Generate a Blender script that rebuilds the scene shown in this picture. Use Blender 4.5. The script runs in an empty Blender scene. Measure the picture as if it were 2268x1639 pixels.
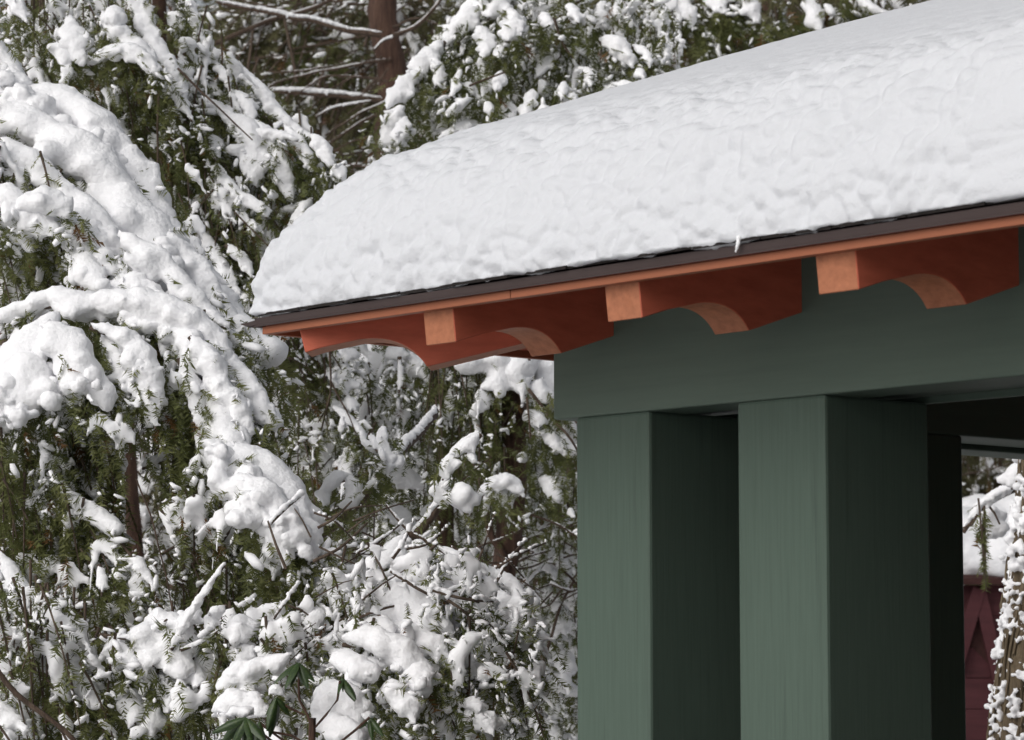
import bpy, math, random
import numpy as np
from mathutils import Vector, Matrix

random.seed(11)
rng = np.random.default_rng(11)
SC = bpy.context.scene
COL = SC.collection
R = math.radians
EYE = 1.55

# ------------------------------------------------------------------ camera, sky, sun, exposure
PITCH = math.asin(647.5 / 6415.0)
FPX = 6415.0 * math.cos(PITCH)
cam_d = bpy.data.cameras.new('camera')
cam = bpy.data.objects.new('camera', cam_d)
COL.objects.link(cam)
cam.location = (0, 0, EYE)
cam.rotation_euler = (R(90) + PITCH, 0, 0)
cam_d.sensor_width = 36
cam_d.lens = 36 * FPX / 2268.0
cam_d.clip_end = 400
cam_d.dof.use_dof = True
cam_d.dof.focus_distance = 6.2
cam_d.dof.aperture_fstop = 12
SC.camera = cam

SUN_EL, SUN_AZ = R(36), R(223)          # azimuth clockwise from +Y: from the left, behind the camera
w = bpy.data.worlds.new('World')
SC.world = w
w.use_nodes = True
nt = w.node_tree
bg = nt.nodes['Background']
sky = nt.nodes.new('ShaderNodeTexSky')
sky.sky_type = 'NISHITA'
sky.sun_disc = False
sky.sun_elevation = SUN_EL
sky.sun_rotation = SUN_AZ
sky.air_density = 1.0
sky.dust_density = 4.0
hsv = nt.nodes.new('ShaderNodeHueSaturation')
hsv.inputs['Saturation'].default_value = 0.24
nt.links.new(sky.outputs[0], hsv.inputs['Color'])
nt.links.new(hsv.outputs[0], bg.inputs['Color'])
bg.inputs['Strength'].default_value = 0.088

sun_d = bpy.data.lights.new('sun', 'SUN')
sun_d.energy = 1.15
sun_d.angle = R(58)
sun_d.color = (1.0, 0.975, 0.955)
sun = bpy.data.objects.new('sun', sun_d)
COL.objects.link(sun)
sd = Vector((math.sin(SUN_AZ) * math.cos(SUN_EL), math.cos(SUN_AZ) * math.cos(SUN_EL), math.sin(SUN_EL)))
sun.rotation_euler = sd.to_track_quat('Z', 'Y').to_euler()
sun.location = sd * 30

SC.view_settings.view_transform = 'Standard'
SC.view_settings.look = 'None'
SC.view_settings.gamma = 1
SC.view_settings.use_curve_mapping = False
SC.view_settings.exposure = 0.12
SC.render.engine = 'CYCLES'
SC.cycles.max_bounces = 12
SC.cycles.diffuse_bounces = 10
SC.cycles.transmission_bounces = 6
SC.cycles.use_denoising = True


def at(X, Y, depth):
    """point of the place seen at overview pixel X, Y (2268 wide) and at the given distance ahead"""
    a, b = (X - 1134) / FPX, -(Y - 819.5) / FPX
    dx, dy, dz = a, math.cos(PITCH) - b * math.sin(PITCH), math.sin(PITCH) + b * math.cos(PITCH)
    k = depth / dy
    return np.array((dx * k, depth, EYE + dz * k))


# ------------------------------------------------------------------ noise
def _perm(seed):
    r = np.random.default_rng(seed)
    p = r.permutation(256)
    return np.concatenate([p, p, p])


_G = np.array([[1, 1, 0], [-1, 1, 0], [1, -1, 0], [-1, -1, 0], [1, 0, 1], [-1, 0, 1], [1, 0, -1], [-1, 0, -1],
               [0, 1, 1], [0, -1, 1], [0, 1, -1], [0, -1, -1]], float)
_PERM = _perm(3)


def noise3(p):
    p = np.asarray(p, float)
    i = np.floor(p).astype(int)
    f = p - i
    i &= 255
    u = f * f * f * (f * (f * 6 - 15) + 10)
    out = 0
    for dx in (0, 1):
        wx = u[:, 0] if dx else 1 - u[:, 0]
        for dy in (0, 1):
            wy = u[:, 1] if dy else 1 - u[:, 1]
            for dz in (0, 1):
                wz = u[:, 2] if dz else 1 - u[:, 2]
                h = _PERM[_PERM[_PERM[i[:, 0] + dx] + i[:, 1] + dy] + i[:, 2] + dz] % 12
                g = _G[h]
                out = out + wx * wy * wz * ((f - (dx, dy, dz)) * g).sum(1)
    return out


def worley(p, seed=0):
    """distance to the nearest of jittered cell points"""
    p = np.asarray(p, float)
    i = np.floor(p).astype(int)
    best = np.full(len(p), 9.0)
    for dx in (-1, 0, 1):
        for dy in (-1, 0, 1):
            for dz in (-1, 0, 1):
                c = i + (dx, dy, dz)
                a = (c + seed) & 255
                h = _PERM[_PERM[_PERM[a[:, 0]] + a[:, 1]] + a[:, 2]]
                j = np.stack([_PERM[h], _PERM[h + 31], _PERM[h + 87]], 1) / 255.0
                best = np.minimum(best, ((c + j - p) ** 2).sum(1))
    return np.sqrt(best)


def lumps(p, seed=0):
    """rounded heaps, 0 in the creases to 1 on top"""
    return np.clip(1 - 1.25 * worley(p, seed) ** 2, 0, 1)


# ------------------------------------------------------------------ materials
def new_mat(name):
    m = bpy.data.materials.new(name)
    m.use_nodes = True
    n = m.node_tree.nodes
    return m, m.node_tree, n['Principled BSDF']


def node(t, typ, **kw):
    n = t.nodes.new(typ)
    for k, v in kw.items():
        if k in n.inputs:
            n.inputs[k].default_value = v
        else:
            setattr(n, k, v)
    return n


def ramp(t, fac, stops):
    r = t.nodes.new('ShaderNodeValToRGB')
    e = r.color_ramp.elements
    while len(e) < len(stops):
        e.new(0.5)
    for k, (p, c) in enumerate(stops):
        e[k].position = p
        e[k].color = (*c, 1)
    t.links.new(fac, r.inputs[0])
    return r.outputs[0]


def add_bump(t, bsdf, height, strength, dist):
    b = node(t, 'ShaderNodeBump', Strength=strength, Distance=dist)
    t.links.new(height, b.inputs['Height'])
    t.links.new(b.outputs[0], bsdf.inputs['Normal'])


def snow_mat(name, scale, strength, dist, color=(0.89, 0.89, 0.905), heaps=()):
    m, t, b = new_mat(name)
    b.inputs['Base Color'].default_value = (*color, 1)
    b.inputs['Roughness'].default_value = 0.75
    b.inputs['Specular IOR Level'].default_value = 0.15
    b.inputs['Subsurface Weight'].default_value = 0.0
    tc = node(t, 'ShaderNodeTexCoord')
    n1 = node(t, 'ShaderNodeTexNoise', Scale=scale, Detail=5.0, Roughness=0.6)
    t.links.new(tc.outputs['Object'], n1.inputs['Vector'])
    h = n1.outputs[0]
    if heaps:
        wv = node(t, 'ShaderNodeVectorMath', operation='MULTIPLY_ADD')
        t.links.new(n1.outputs['Color'], wv.inputs[0])
        wv.inputs[1].default_value = (0.012, 0.012, 0.012)
        t.links.new(tc.outputs['Object'], wv.inputs[2])
        for sc, wt in heaps:
            v = node(t, 'ShaderNodeTexVoronoi', Scale=float(sc))
            v.feature = 'SMOOTH_F1'
            v.inputs['Smoothness'].default_value = 0.35
            t.links.new(wv.outputs[0], v.inputs['Vector'])
            sq = node(t, 'ShaderNodeMath', operation='POWER')
            t.links.new(v.outputs['Distance'], sq.inputs[0])
            sq.inputs[1].default_value = 2.0
            ma = node(t, 'ShaderNodeMath', operation='MULTIPLY_ADD')
            t.links.new(sq.outputs[0], ma.inputs[0])
            ma.inputs[1].default_value = -wt
            t.links.new(h, ma.inputs[2])
            h = ma.outputs[0]
    add_bump(t, b, h, strength, dist)
    return m


M = {}
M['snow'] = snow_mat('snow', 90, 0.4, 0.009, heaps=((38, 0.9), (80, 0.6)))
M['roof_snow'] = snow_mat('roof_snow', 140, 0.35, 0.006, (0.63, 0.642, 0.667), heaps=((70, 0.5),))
M['ground_snow'] = snow_mat('ground_snow', 6, 0.5, 0.05)
M['fleck_snow'] = snow_mat('fleck_snow', 120, 0.25, 0.004)


def needle_mat(name, dark, mid, light):
    m, t, b = new_mat(name)
    a = node(t, 'ShaderNodeAttribute', attribute_name='tint')
    c = ramp(t, a.outputs['Fac'], [(0.0, dark), (0.5, mid), (0.93, light), (1.0, (0.16, 0.085, 0.03))])
    t.links.new(c, b.inputs['Base Color'])
    b.inputs['Roughness'].default_value = 0.5
    b.inputs['Specular IOR Level'].default_value = 0.3
    tr = node(t, 'ShaderNodeBsdfTranslucent')
    t.links.new(c, tr.inputs['Color'])
    mx = node(t, 'ShaderNodeMixShader', Fac=0.45)
    out = t.nodes['Material Output']
    t.links.new(b.outputs[0], mx.inputs[1])
    t.links.new(tr.outputs[0], mx.inputs[2])
    t.links.new(mx.outputs[0], out.inputs['Surface'])
    return m


M['needles'] = needle_mat('needles', (0.06, 0.073, 0.024), (0.122, 0.138, 0.046), (0.18, 0.19, 0.072))
M['far_needles'] = needle_mat('far_needles', (0.06, 0.06, 0.028), (0.11, 0.108, 0.05), (0.155, 0.148, 0.07))


def bark_mat(name, c1, c2, c3, zs=0.12):
    m, t, b = new_mat(name)
    tc = node(t, 'ShaderNodeTexCoord')
    mp = node(t, 'ShaderNodeMapping')
    mp.inputs['Scale'].default_value = (1, 1, zs)
    t.links.new(tc.outputs['Object'], mp.inputs['Vector'])
    n1 = node(t, 'ShaderNodeTexNoise', Scale=70.0, Detail=6.0, Roughness=0.7)
    t.links.new(mp.outputs[0], n1.inputs['Vector'])
    c = ramp(t, n1.outputs[0], [(0.3, c1), (0.5, c2), (0.72, c3)])
    t.links.new(c, b.inputs['Base Color'])
    b.inputs['Roughness'].default_value = 0.9
    add_bump(t, b, n1.outputs[0], 0.9, 0.012)
    return m


M['bark'] = bark_mat('bark', (0.03, 0.02, 0.014), (0.085, 0.055, 0.038), (0.15, 0.11, 0.08))
M['red_bark'] = bark_mat('red_bark', (0.028, 0.014, 0.009), (0.078, 0.04, 0.026), (0.13, 0.075, 0.05))
M['twig'] = bark_mat('twig', (0.05, 0.035, 0.025), (0.10, 0.07, 0.05), (0.16, 0.12, 0.09))
M['stem'] = bark_mat('stem', (0.06, 0.042, 0.024), (0.13, 0.097, 0.058), (0.22, 0.17, 0.11))


def paint_mat(name, base, var, streak=0.5, rough=0.55, grain_axis=(1, 1, 0.06), dirt=(0.02, 0.02, 0.018), dirt_amt=0.35, scale=40, scale2=9, spec=0.18):
    """painted or stained wood: grain along one axis, faint stains"""
    m, t, b = new_mat(name)
    tc = node(t, 'ShaderNodeTexCoord')
    mp = node(t, 'ShaderNodeMapping')
    mp.inputs['Scale'].default_value = grain_axis
    t.links.new(tc.outputs['Object'], mp.inputs['Vector'])
    n1 = node(t, 'ShaderNodeTexNoise', Scale=float(scale), Detail=7.0, Roughness=0.65)
    t.links.new(mp.outputs[0], n1.inputs['Vector'])
    n2 = node(t, 'ShaderNodeTexNoise', Scale=float(scale2), Detail=6.0, Roughness=0.75)
    t.links.new(mp.outputs[0], n2.inputs['Vector'])
    c = ramp(t, n1.outputs[0], [(0.25, tuple(x * (1 - var) for x in base)), (0.5, base), (0.8, tuple(min(1, x * (1 + var)) for x in base))])
    mr = node(t, 'ShaderNodeMapRange')
    mr.inputs['From Min'].default_value = 0.56
    mr.inputs['From Max'].default_value = 0.78
    mr.inputs['To Max'].default_value = dirt_amt
    t.links.new(n2.outputs[0], mr.inputs['Value'])
    mx = node(t, 'ShaderNodeMix', data_type='RGBA')
    t.links.new(mr.outputs[0], mx.inputs['Factor'])
    t.links.new(c, mx.inputs['A'])
    mx.inputs['B'].default_value = (*dirt, 1)
    t.links.new(mx.outputs['Result'], b.inputs['Base Color'])
    b.inputs['Roughness'].default_value = rough
    b.inputs['Specular IOR Level'].default_value = spec
    add_bump(t, b, n1.outputs[0], 0.25 * streak, 0.004)
    return m


GREEN = (0.078, 0.117, 0.09)
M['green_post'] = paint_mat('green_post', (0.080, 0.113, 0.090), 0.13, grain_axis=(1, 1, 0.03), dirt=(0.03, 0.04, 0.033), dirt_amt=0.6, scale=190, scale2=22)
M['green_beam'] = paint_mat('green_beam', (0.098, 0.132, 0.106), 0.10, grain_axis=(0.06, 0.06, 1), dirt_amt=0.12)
M['red_wood'] = paint_mat('red_wood', (0.48, 0.122, 0.072), 0.22, grain_axis=(0.25, 0.25, 1), dirt=(0.12, 0.03, 0.012), dirt_amt=0.35)
M['lit_cut_wood'] = paint_mat('lit_cut_wood', (0.38, 0.148, 0.078), 0.28, grain_axis=(1, 1, 1), dirt=(0.2, 0.06, 0.02), dirt_amt=0.5, scale=60)  # rafter wood again, more orange: snow-bounce light on ends and undersides is painted in
M['fascia'] = paint_mat('fascia', (0.31, 0.112, 0.060), 0.15, grain_axis=(0.08, 0.08, 1), dirt_amt=0.15)
M['metal'] = paint_mat('metal', (0.055, 0.040, 0.038), 0.12, grain_axis=(0.05, 0.05, 1), rough=0.4, dirt_amt=0.1)
M['shingle'] = paint_mat('shingle', (0.02, 0.017, 0.016), 0.4, grain_axis=(1, 1, 1), rough=0.9)
M['bounce_blocker'] = paint_mat('bounce_blocker', (0.05, 0.05, 0.052), 0.3, grain_axis=(1, 1, 1), rough=0.6, scale=90)  # for the unseen slab added against snow bounce
M['deck'] = paint_mat('deck', (0.06, 0.035, 0.02), 0.3, grain_axis=(0.1, 1, 1), rough=0.8)
M['shed_red'] = paint_mat('shed_red', (0.072, 0.024, 0.027), 0.25, grain_axis=(0.1, 1, 1), rough=0.7)
M['shed_dark'] = paint_mat('shed_dark', (0.05, 0.022, 0.02), 0.4, grain_axis=(1, 1, 1), rough=0.9)


def leaf_mat():
    m, t, b = new_mat('broad_leaf')
    tc = node(t, 'ShaderNodeTexCoord')
    n1 = node(t, 'ShaderNodeTexNoise', Scale=18.0, Detail=3.0)
    t.links.new(tc.outputs['Object'], n1.inputs['Vector'])
    c = ramp(t, n1.outputs[0], [(0.3, (0.014, 0.032, 0.008)), (0.55, (0.03, 0.058, 0.012)), (0.8, (0.06, 0.09, 0.02))])
    t.links.new(c, b.inputs['Base Color'])
    b.inputs['Roughness'].default_value = 0.45
    return m


M['broad_leaf'] = leaf_mat()


# ------------------------------------------------------------------ mesh helpers
def mesh_np(name, verts, faces, mat, smooth=False, tint=None):
    """faces: (n,3) or (n,4) array, or a list of such arrays"""
    verts = np.asarray(verts, np.float32)
    if not isinstance(faces, list):
        faces = [faces]
    faces = [np.asarray(f, np.int32) for f in faces if len(f)]
    me = bpy.data.meshes.new(name)
    nl = sum(f.size for f in faces)
    nf = sum(len(f) for f in faces)
    me.vertices.add(len(verts))
    me.vertices.foreach_set('co', verts.ravel())
    me.loops.add(nl)
    me.loops.foreach_set('vertex_index', np.concatenate([f.ravel() for f in faces]))
    me.polygons.add(nf)
    st = np.concatenate([np.full(len(f), f.shape[1], np.int32) for f in faces])
    starts = np.concatenate([[0], np.cumsum(st)[:-1]]).astype(np.int32)
    me.polygons.foreach_set('loop_start', starts)
    me.polygons.foreach_set('use_smooth', np.full(nf, smooth))
    if tint is not None:
        a = me.attributes.new('tint', 'FLOAT', 'POINT')
        a.data.foreach_set('value', np.asarray(tint, np.float32))
    me.update(calc_edges=True)
    me.validate()
    me.materials.append(mat)
    return me


def link(name, me, parent=None, kind=None):
    o = bpy.data.objects.new(name, me)
    COL.objects.link(o)
    if parent is not None:
        o.parent = parent
    if kind:
        o['kind'] = kind
    return o


def thing(name, label, cat, loc=(0, 0, 0), rotz=0, group=None):
    o = bpy.data.objects.new(name, None)
    o.empty_display_size = 0.2
    COL.objects.link(o)
    o.location = loc
    o.rotation_euler = (0, 0, rotz)
    o['label'] = label
    o['category'] = cat
    if group:
        o['group'] = group
    return o


def base(o):
    """world location of the thing an object belongs to"""
    while o.parent is not None:
        o = o.parent
    return np.array(o.location)


def box_arr(x0, x1, y0, y1, z0, z1, bev=0.0):
    """box with chamfered vertical and horizontal edges (bev) as verts, faces"""
    if bev <= 0:
        v = [(x, y, z) for z in (z0, z1) for y in (y0, y1) for x in (x0, x1)]
        f = [(0, 2, 3, 1), (4, 5, 7, 6), (0, 1, 5, 4), (1, 3, 7, 5), (3, 2, 6, 7), (2, 0, 4, 6)]
        return np.array(v, float), [np.array(f)]
    me = bpy.data.meshes.new('tmp')
    import bmesh
    bm = bmesh.new()
    bmesh.ops.create_cube(bm, size=1)
    for q in bm.verts:
        q.co = ((x0 + x1) / 2 + q.co.x * (x1 - x0), (y0 + y1) / 2 + q.co.y * (y1 - y0), (z0 + z1) / 2 + q.co.z * (z1 - z0))
    bmesh.ops.bevel(bm, geom=list(bm.edges), offset=bev, segments=2, affect='EDGES', profile=0.5)
    bm.verts.index_update()
    v = np.array([q.co[:] for q in bm.verts])
    tri = [[q.index for q in f.verts] for f in bm.faces if len(f.verts) == 3]
    qd = [[q.index for q in f.verts] for f in bm.faces if len(f.verts) == 4]
    bm.free()
    bpy.data.meshes.remove(me)
    return v, [np.array(a) for a in (tri, qd) if a]


def box(name, parent, mat, x0, x1, y0, y1, z0, z1, bev=0.0):
    v, f = box_arr(x0, x1, y0, y1, z0, z1, bev)
    return link(name, mesh_np(name, v, f, mat), parent)


def resample(pts, step):
    """smooth curve (Catmull-Rom) through pts sampled every step"""
    pts = np.asarray(pts, float)
    if len(pts) == 2:
        pts = np.array([pts[0], (pts[0] + pts[1]) / 2, pts[1]])
    P = np.vstack([2 * pts[0] - pts[1], pts, 2 * pts[-1] - pts[-2]])
    out = []
    for i in range(1, len(P) - 2):
        p0, p1, p2, p3 = P[i - 1:i + 3]
        n = max(2, int(np.linalg.norm(p2 - p1) / step * 2))
        t = np.linspace(0, 1, n, endpoint=False)[:, None]
        out.append(0.5 * (2 * p1 + (p2 - p0) * t + (2 * p0 - 5 * p1 + 4 * p2 - p3) * t ** 2 + (3 * p1 - p0 - 3 * p2 + p3) * t ** 3))
    out.append(P[-2][None])
    c = np.vstack(out)
    d = np.concatenate([[0], np.cumsum(np.linalg.norm(np.diff(c, axis=0), axis=1))])
    n = max(3, int(d[-1] / step) + 1)
    s = np.linspace(0, d[-1], n)
    return np.stack([np.interp(s, d, c[:, k]) for k in range(3)], 1)


def tube_arr(pts, rad, sides=7, rough=0.0):
    pts = np.asarray(pts, float)
    n = len(pts)
    rad = np.broadcast_to(rad, (n,)).astype(float)
    tg = np.gradient(pts, axis=0)
    tg /= np.linalg.norm(tg, axis=1)[:, None] + 1e-9
    ref = np.where(np.abs(tg[:, 2:3]) > 0.9, np.array([[1.0, 0, 0]]), np.array([[0, 0, 1.0]]))
    a = np.cross(tg, ref)
    a /= np.linalg.norm(a, axis=1)[:, None] + 1e-9
    b = np.cross(tg, a)
    th = np.linspace(0, 2 * np.pi, sides, endpoint=False)
    ring = a[:, None] * np.cos(th)[None, :, None] + b[:, None] * np.sin(th)[None, :, None]
    rr = rad[:, None, None]
    if rough:
        rr = rr * (1 + rough * rng.standard_normal((n, sides, 1)))
    v = (pts[:, None] + ring * rr).reshape(-1, 3)
    i = np.arange(n - 1)[:, None] * sides
    j = np.arange(sides)[None]
    j2 = (j + 1) % sides
    f = np.stack([i + j, i + j2, i + sides + j2, i + sides + j], -1).reshape(-1, 4)
    return v, f


def tubes_arr(lst):
    V, F, o = [], [], 0
    for v, f in lst:
        V.append(v)
        F.append(f + o)
        o += len(v)
    return np.vstack(V), np.vstack(F)


# ------------------------------------------------------------------ foliage and snow pieces
def sprig_template(n, half, nw):
    V, F = [], []

    def tri(a, b, c):
        F.append((len(V), len(V) + 1, len(V) + 2))
        V.extend((a, b, c))
    tri((0, -0.012, 0), (0, 0.012, 0), (1.0, 0, -0.02))
    r = random.Random(5)
    for k in range(n):
        x = 0.05 + 0.9 * k / (n - 1)
        h = half * (0.55 + 0.75 * math.sin(math.pi * min(1, 0.2 + 0.85 * (1 - x))))
        for s in (-1, 1):
            z = r.uniform(-0.08, 0.06)
            hh = h * r.uniform(0.8, 1.15)
            tri((x - nw, 0, 0), (x + nw, 0, 0), (x + hh * 0.55, s * hh, z))
    return np.array(V, float), np.array(F)


SPRIG = sprig_template(8, 0.30, 0.036)
SPRIG_FAR = sprig_template(6, 0.3, 0.06)


def ico_arr(sub):
    import bmesh
    bm = bmesh.new()
    bmesh.ops.create_icosphere(bm, subdivisions=sub, radius=1)
    bm.verts.index_update()
    v = np.array([q.co[:] for q in bm.verts])
    f = np.array([[q.index for q in p.verts] for p in bm.faces])
    bm.free()
    return v, f


ICO1, ICO2, ICO3 = ico_arr(1), ico_arr(2), ico_arr(3)
UP = np.array((0, 0, 1.0))


def unit(a):
    return a / (np.linalg.norm(a, axis=-1, keepdims=True) + 1e-9)


def place(tpl, pos, ax, nrm, sx, sy, sz):
    """copies of a template: local x along ax, local z towards nrm"""
    v, f = tpl
    x = unit(ax)
    y = unit(np.cross(nrm, x))
    z = np.cross(x, y)
    sx, sy, sz = [np.broadcast_to(s, (len(pos),)) for s in (sx, sy, sz)]
    V = (pos[:, None] + v[None, :, 0:1] * (x * sx[:, None])[:, None] + v[None, :, 1:2] * (y * sy[:, None])[:, None]
         + v[None, :, 2:3] * (z * sz[:, None])[:, None])
    F = f[None] + (np.arange(len(pos)) * len(v))[:, None, None]
    return V.reshape(-1, 3), F.reshape(-1, f.shape[1])


def twigs_to_sprigs(S, D, L, size, gap, droop=0.5):
    """hanging twigs (start, direction, length) -> sprig positions, axes, normals, and twig ends"""
    n = len(S)
    m = max(2, int(np.max(L) / gap))
    u = (np.arange(m) + 0.3) / m
    U = np.broadcast_to(u[None], (n, m))
    U = np.clip(U + rng.uniform(-0.06, 0.06, (n, m)), 0, 1)
    P = S[:, None] + D[:, None] * (U * L[:, None])[..., None]
    P[..., 2] -= droop * L[:, None] * U ** 2
    side = unit(np.cross(D, UP + 0.01) + rng.normal(0, 0.5, (n, 3)))
    sg = np.where((np.arange(m) % 2) == 0, 1.0, -1.0)[None, :, None]
    A = D[:, None] * 0.8 + side[:, None] * sg * 0.8 * (1.15 - U[..., None] * 0.9)
    A[..., 2] -= 0.35 + droop * U
    A = A + rng.normal(0, 0.22, A.shape)
    N = rng.normal(0, 0.55, A.shape) + np.array((0, -0.5, 0.6))
    keep = np.broadcast_to(rng.uniform(0, 1, (n, m)) < np.clip(L[:, None] / np.max(L) + 0.25, 0, 1), (n, m))
    tone = np.clip(rng.normal(0.62, 0.2, (n, 1)) + rng.normal(0, 0.12, (n, m)), 0, 0.93)
    tone = np.where(rng.uniform(0, 1, (n, m)) < 0.03, 1.0, tone)
    sz = size * rng.uniform(0.7, 1.25, (n, m))
    return P[keep], A[keep], N[keep], sz[keep], tone[keep]


def add_needles(parent, S, D, L, size=0.045, gap=0.03, fleck=0.35, far=False, droop=0.5, mat='needles', fleck_scale=1.0, fine=True):
    """needles and small snow lumps lying on them, as sub-parts of parent"""
    b0 = base(parent)
    P, A, N, sz, tone = twigs_to_sprigs(S, D, L, size, gap, droop)
    tpl = SPRIG_FAR if far else SPRIG
    V, F = place(tpl, P, A, N, sz, sz, sz)
    V = V + rng.normal(0, 1, V.shape) * np.repeat(sz * 0.035, len(tpl[0]))[:, None]
    link('needles', mesh_np('needles', V - b0, F, M[mat], tint=np.repeat(tone, len(tpl[0]))), parent, 'stuff')
    if fleck > 0:
        # snow lies in patches, so let a slow noise decide where
        pn = noise3(P * np.array((8, 6, 5)) * (0.5 if far else 1) + 3.1) * 1.5
        k = rng.uniform(0, .6, len(P)) + 0.2 - pn < fleck
        if k.sum() > 3:
            k = np.nonzero(k)[0]
            k = np.repeat(k, rng.integers(1, 3, len(k)))
            A2 = unit(A[k])
            nk = len(k)
            pos = P[k] + A2 * (sz[k] * rng.uniform(0.0, 0.9, nk))[:, None] + rng.normal(0, 0.12, (nk, 3)) * sz[k][:, None] + np.array((0, -0.002, 0.004))
            s = np.minimum(sz[k], 0.09) * rng.lognormal(-0.15, 0.45, nk) * fleck_scale
            V, F = place(ICO1, pos, A2 * (1, 1, .45) + rng.normal(0, 0.35, A2.shape), N[k] + rng.normal(0, 0.6, (nk, 3)) + (0, 0, 0.6), s * 0.30, s * 0.105, s * 0.09)
            V = V + rng.normal(0, 0.0012, V.shape)
            link('snow_flecks', mesh_np('snow_flecks', V - b0, F, M['fleck_snow'], True), parent, 'stuff')


def spray_snow(parent, S, D, L, frac, voxel, rk=1.0, droop=0.5, name='snow_load', size=0.0115):
    """snow caught along hanging shoots: chains of small balls merged into soft drooping clumps"""
    C, Q = [], []
    pn = noise3(S * np.array((7, 5, 4)) + 13.7) * 1.1
    pick = rng.uniform(0, .7, len(S)) + .15 - pn < frac * .72
    for p, d, l in zip(S[pick], D[pick], L[pick]):
        l = min(l, .26)
        lat = unit(np.cross(d, (0, 1, 0)) + rng.normal(0, .25, 3))
        p0 = p + d * l * random.uniform(0, .3)
        r0 = size * rk * random.lognormvariate(0, .28)
        nf = random.choice((1, 2, 3, 3, 4, 5))
        dy = random.uniform(-.6, 1.4) * r0
        for g in range(nf):
            a = (g - (nf - 1) / 2) * random.uniform(.28, .5) + random.gauss(0, .12)
            dd = unit(d * math.cos(a) + lat * math.sin(a) + np.array((0, random.uniform(-.2, .2), 0)))
            ln = l * random.uniform(.25, .75) * math.cos(a)
            q = p0.copy() + np.array((0, dy, 0))
            t = 0.0
            while t < ln:
                k = t / ln
                r = r0 * (1 - .55 * k) * random.uniform(.7, 1.15)
                q = q + dd * r * .85 - UP * droop * .35 * r * k
                t += r * .85
                C.append(q + np.array((random.gauss(0, .3), 0, random.gauss(0, .3) + .2)) * r)
                Q.append(r)
    if len(C) < 4:
        return
    me, _ = lump_mesh(name, np.array(C), np.array(Q), M['fleck_snow'], voxel, .85, 1, .2)
    me.transform(Matrix.Translation(Vector(-base(parent))))
    link(name, me, parent, 'stuff')


def noise_dir(V):
    return np.stack([noise3(V * 23 + 1.7), noise3(V * 23 + 11.3), noise3(V * 23 + 27.9) + 0.3], 1)


def lump_mesh(name, C, Rr, mat, voxel, flat=0.8, smooth_it=2, bump=0.35):
    """one closed body from many overlapping balls of snow, with a lumpy surface"""
    tpl = ICO3 if np.median(Rr) / voxel > 6 else ICO2
    V, F = place(tpl, C, np.tile((1.0, 0, 0), (len(C), 1)), np.tile((0, 0, 1.0), (len(C), 1)), Rr, Rr, Rr * flat)
    me = mesh_np('tmp', V, F, mat)
    o = bpy.data.objects.new('tmp', me)
    COL.objects.link(o)
    r = o.modifiers.new('r', 'REMESH')
    r.mode = 'VOXEL'
    r.voxel_size = voxel
    s = o.modifiers.new('s', 'SMOOTH')
    s.iterations = smooth_it
    s.factor = 0.5
    dg = bpy.context.evaluated_depsgraph_get()
    ev = o.evaluated_get(dg)
    m2 = bpy.data.meshes.new_from_object(ev)
    bpy.data.objects.remove(o)
    bpy.data.meshes.remove(me)
    n = len(m2.vertices)
    co = np.empty(n * 3, np.float32)
    m2.vertices.foreach_get('co', co)
    co = co.reshape(-1, 3).astype(float)
    no = np.empty(n * 3, np.float32)
    m2.vertices.foreach_get('normal', no)
    no = no.reshape(-1, 3)
    rm = float(np.quantile(Rr, .8))
    k1, k2 = 0.9 / rm, 2.3 / rm
    d = (lumps(co * k1) - 0.5) * rm * bump * 0.8 + (lumps(co * k2 + 5, 7) - 0.5) * rm * bump * 0.4 + noise3(co * k1 * 0.5) * rm * bump * 0.5
    if voxel < .013 and rm > .012:
        d = d + (lumps(co * 42 + 2, 11) - .5) * .006 + (lumps(co * 80 + 2, 19) - .5) * .003
    co = co + no * d[:, None]
    m2.vertices.foreach_set('co', co.astype(np.float32).ravel())
    m2.polygons.foreach_set('use_smooth', np.ones(len(m2.polygons), bool))
    m2.name = name
    m2.materials.clear()
    m2.materials.append(mat)
    m2.update()
    return m2, co


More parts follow.
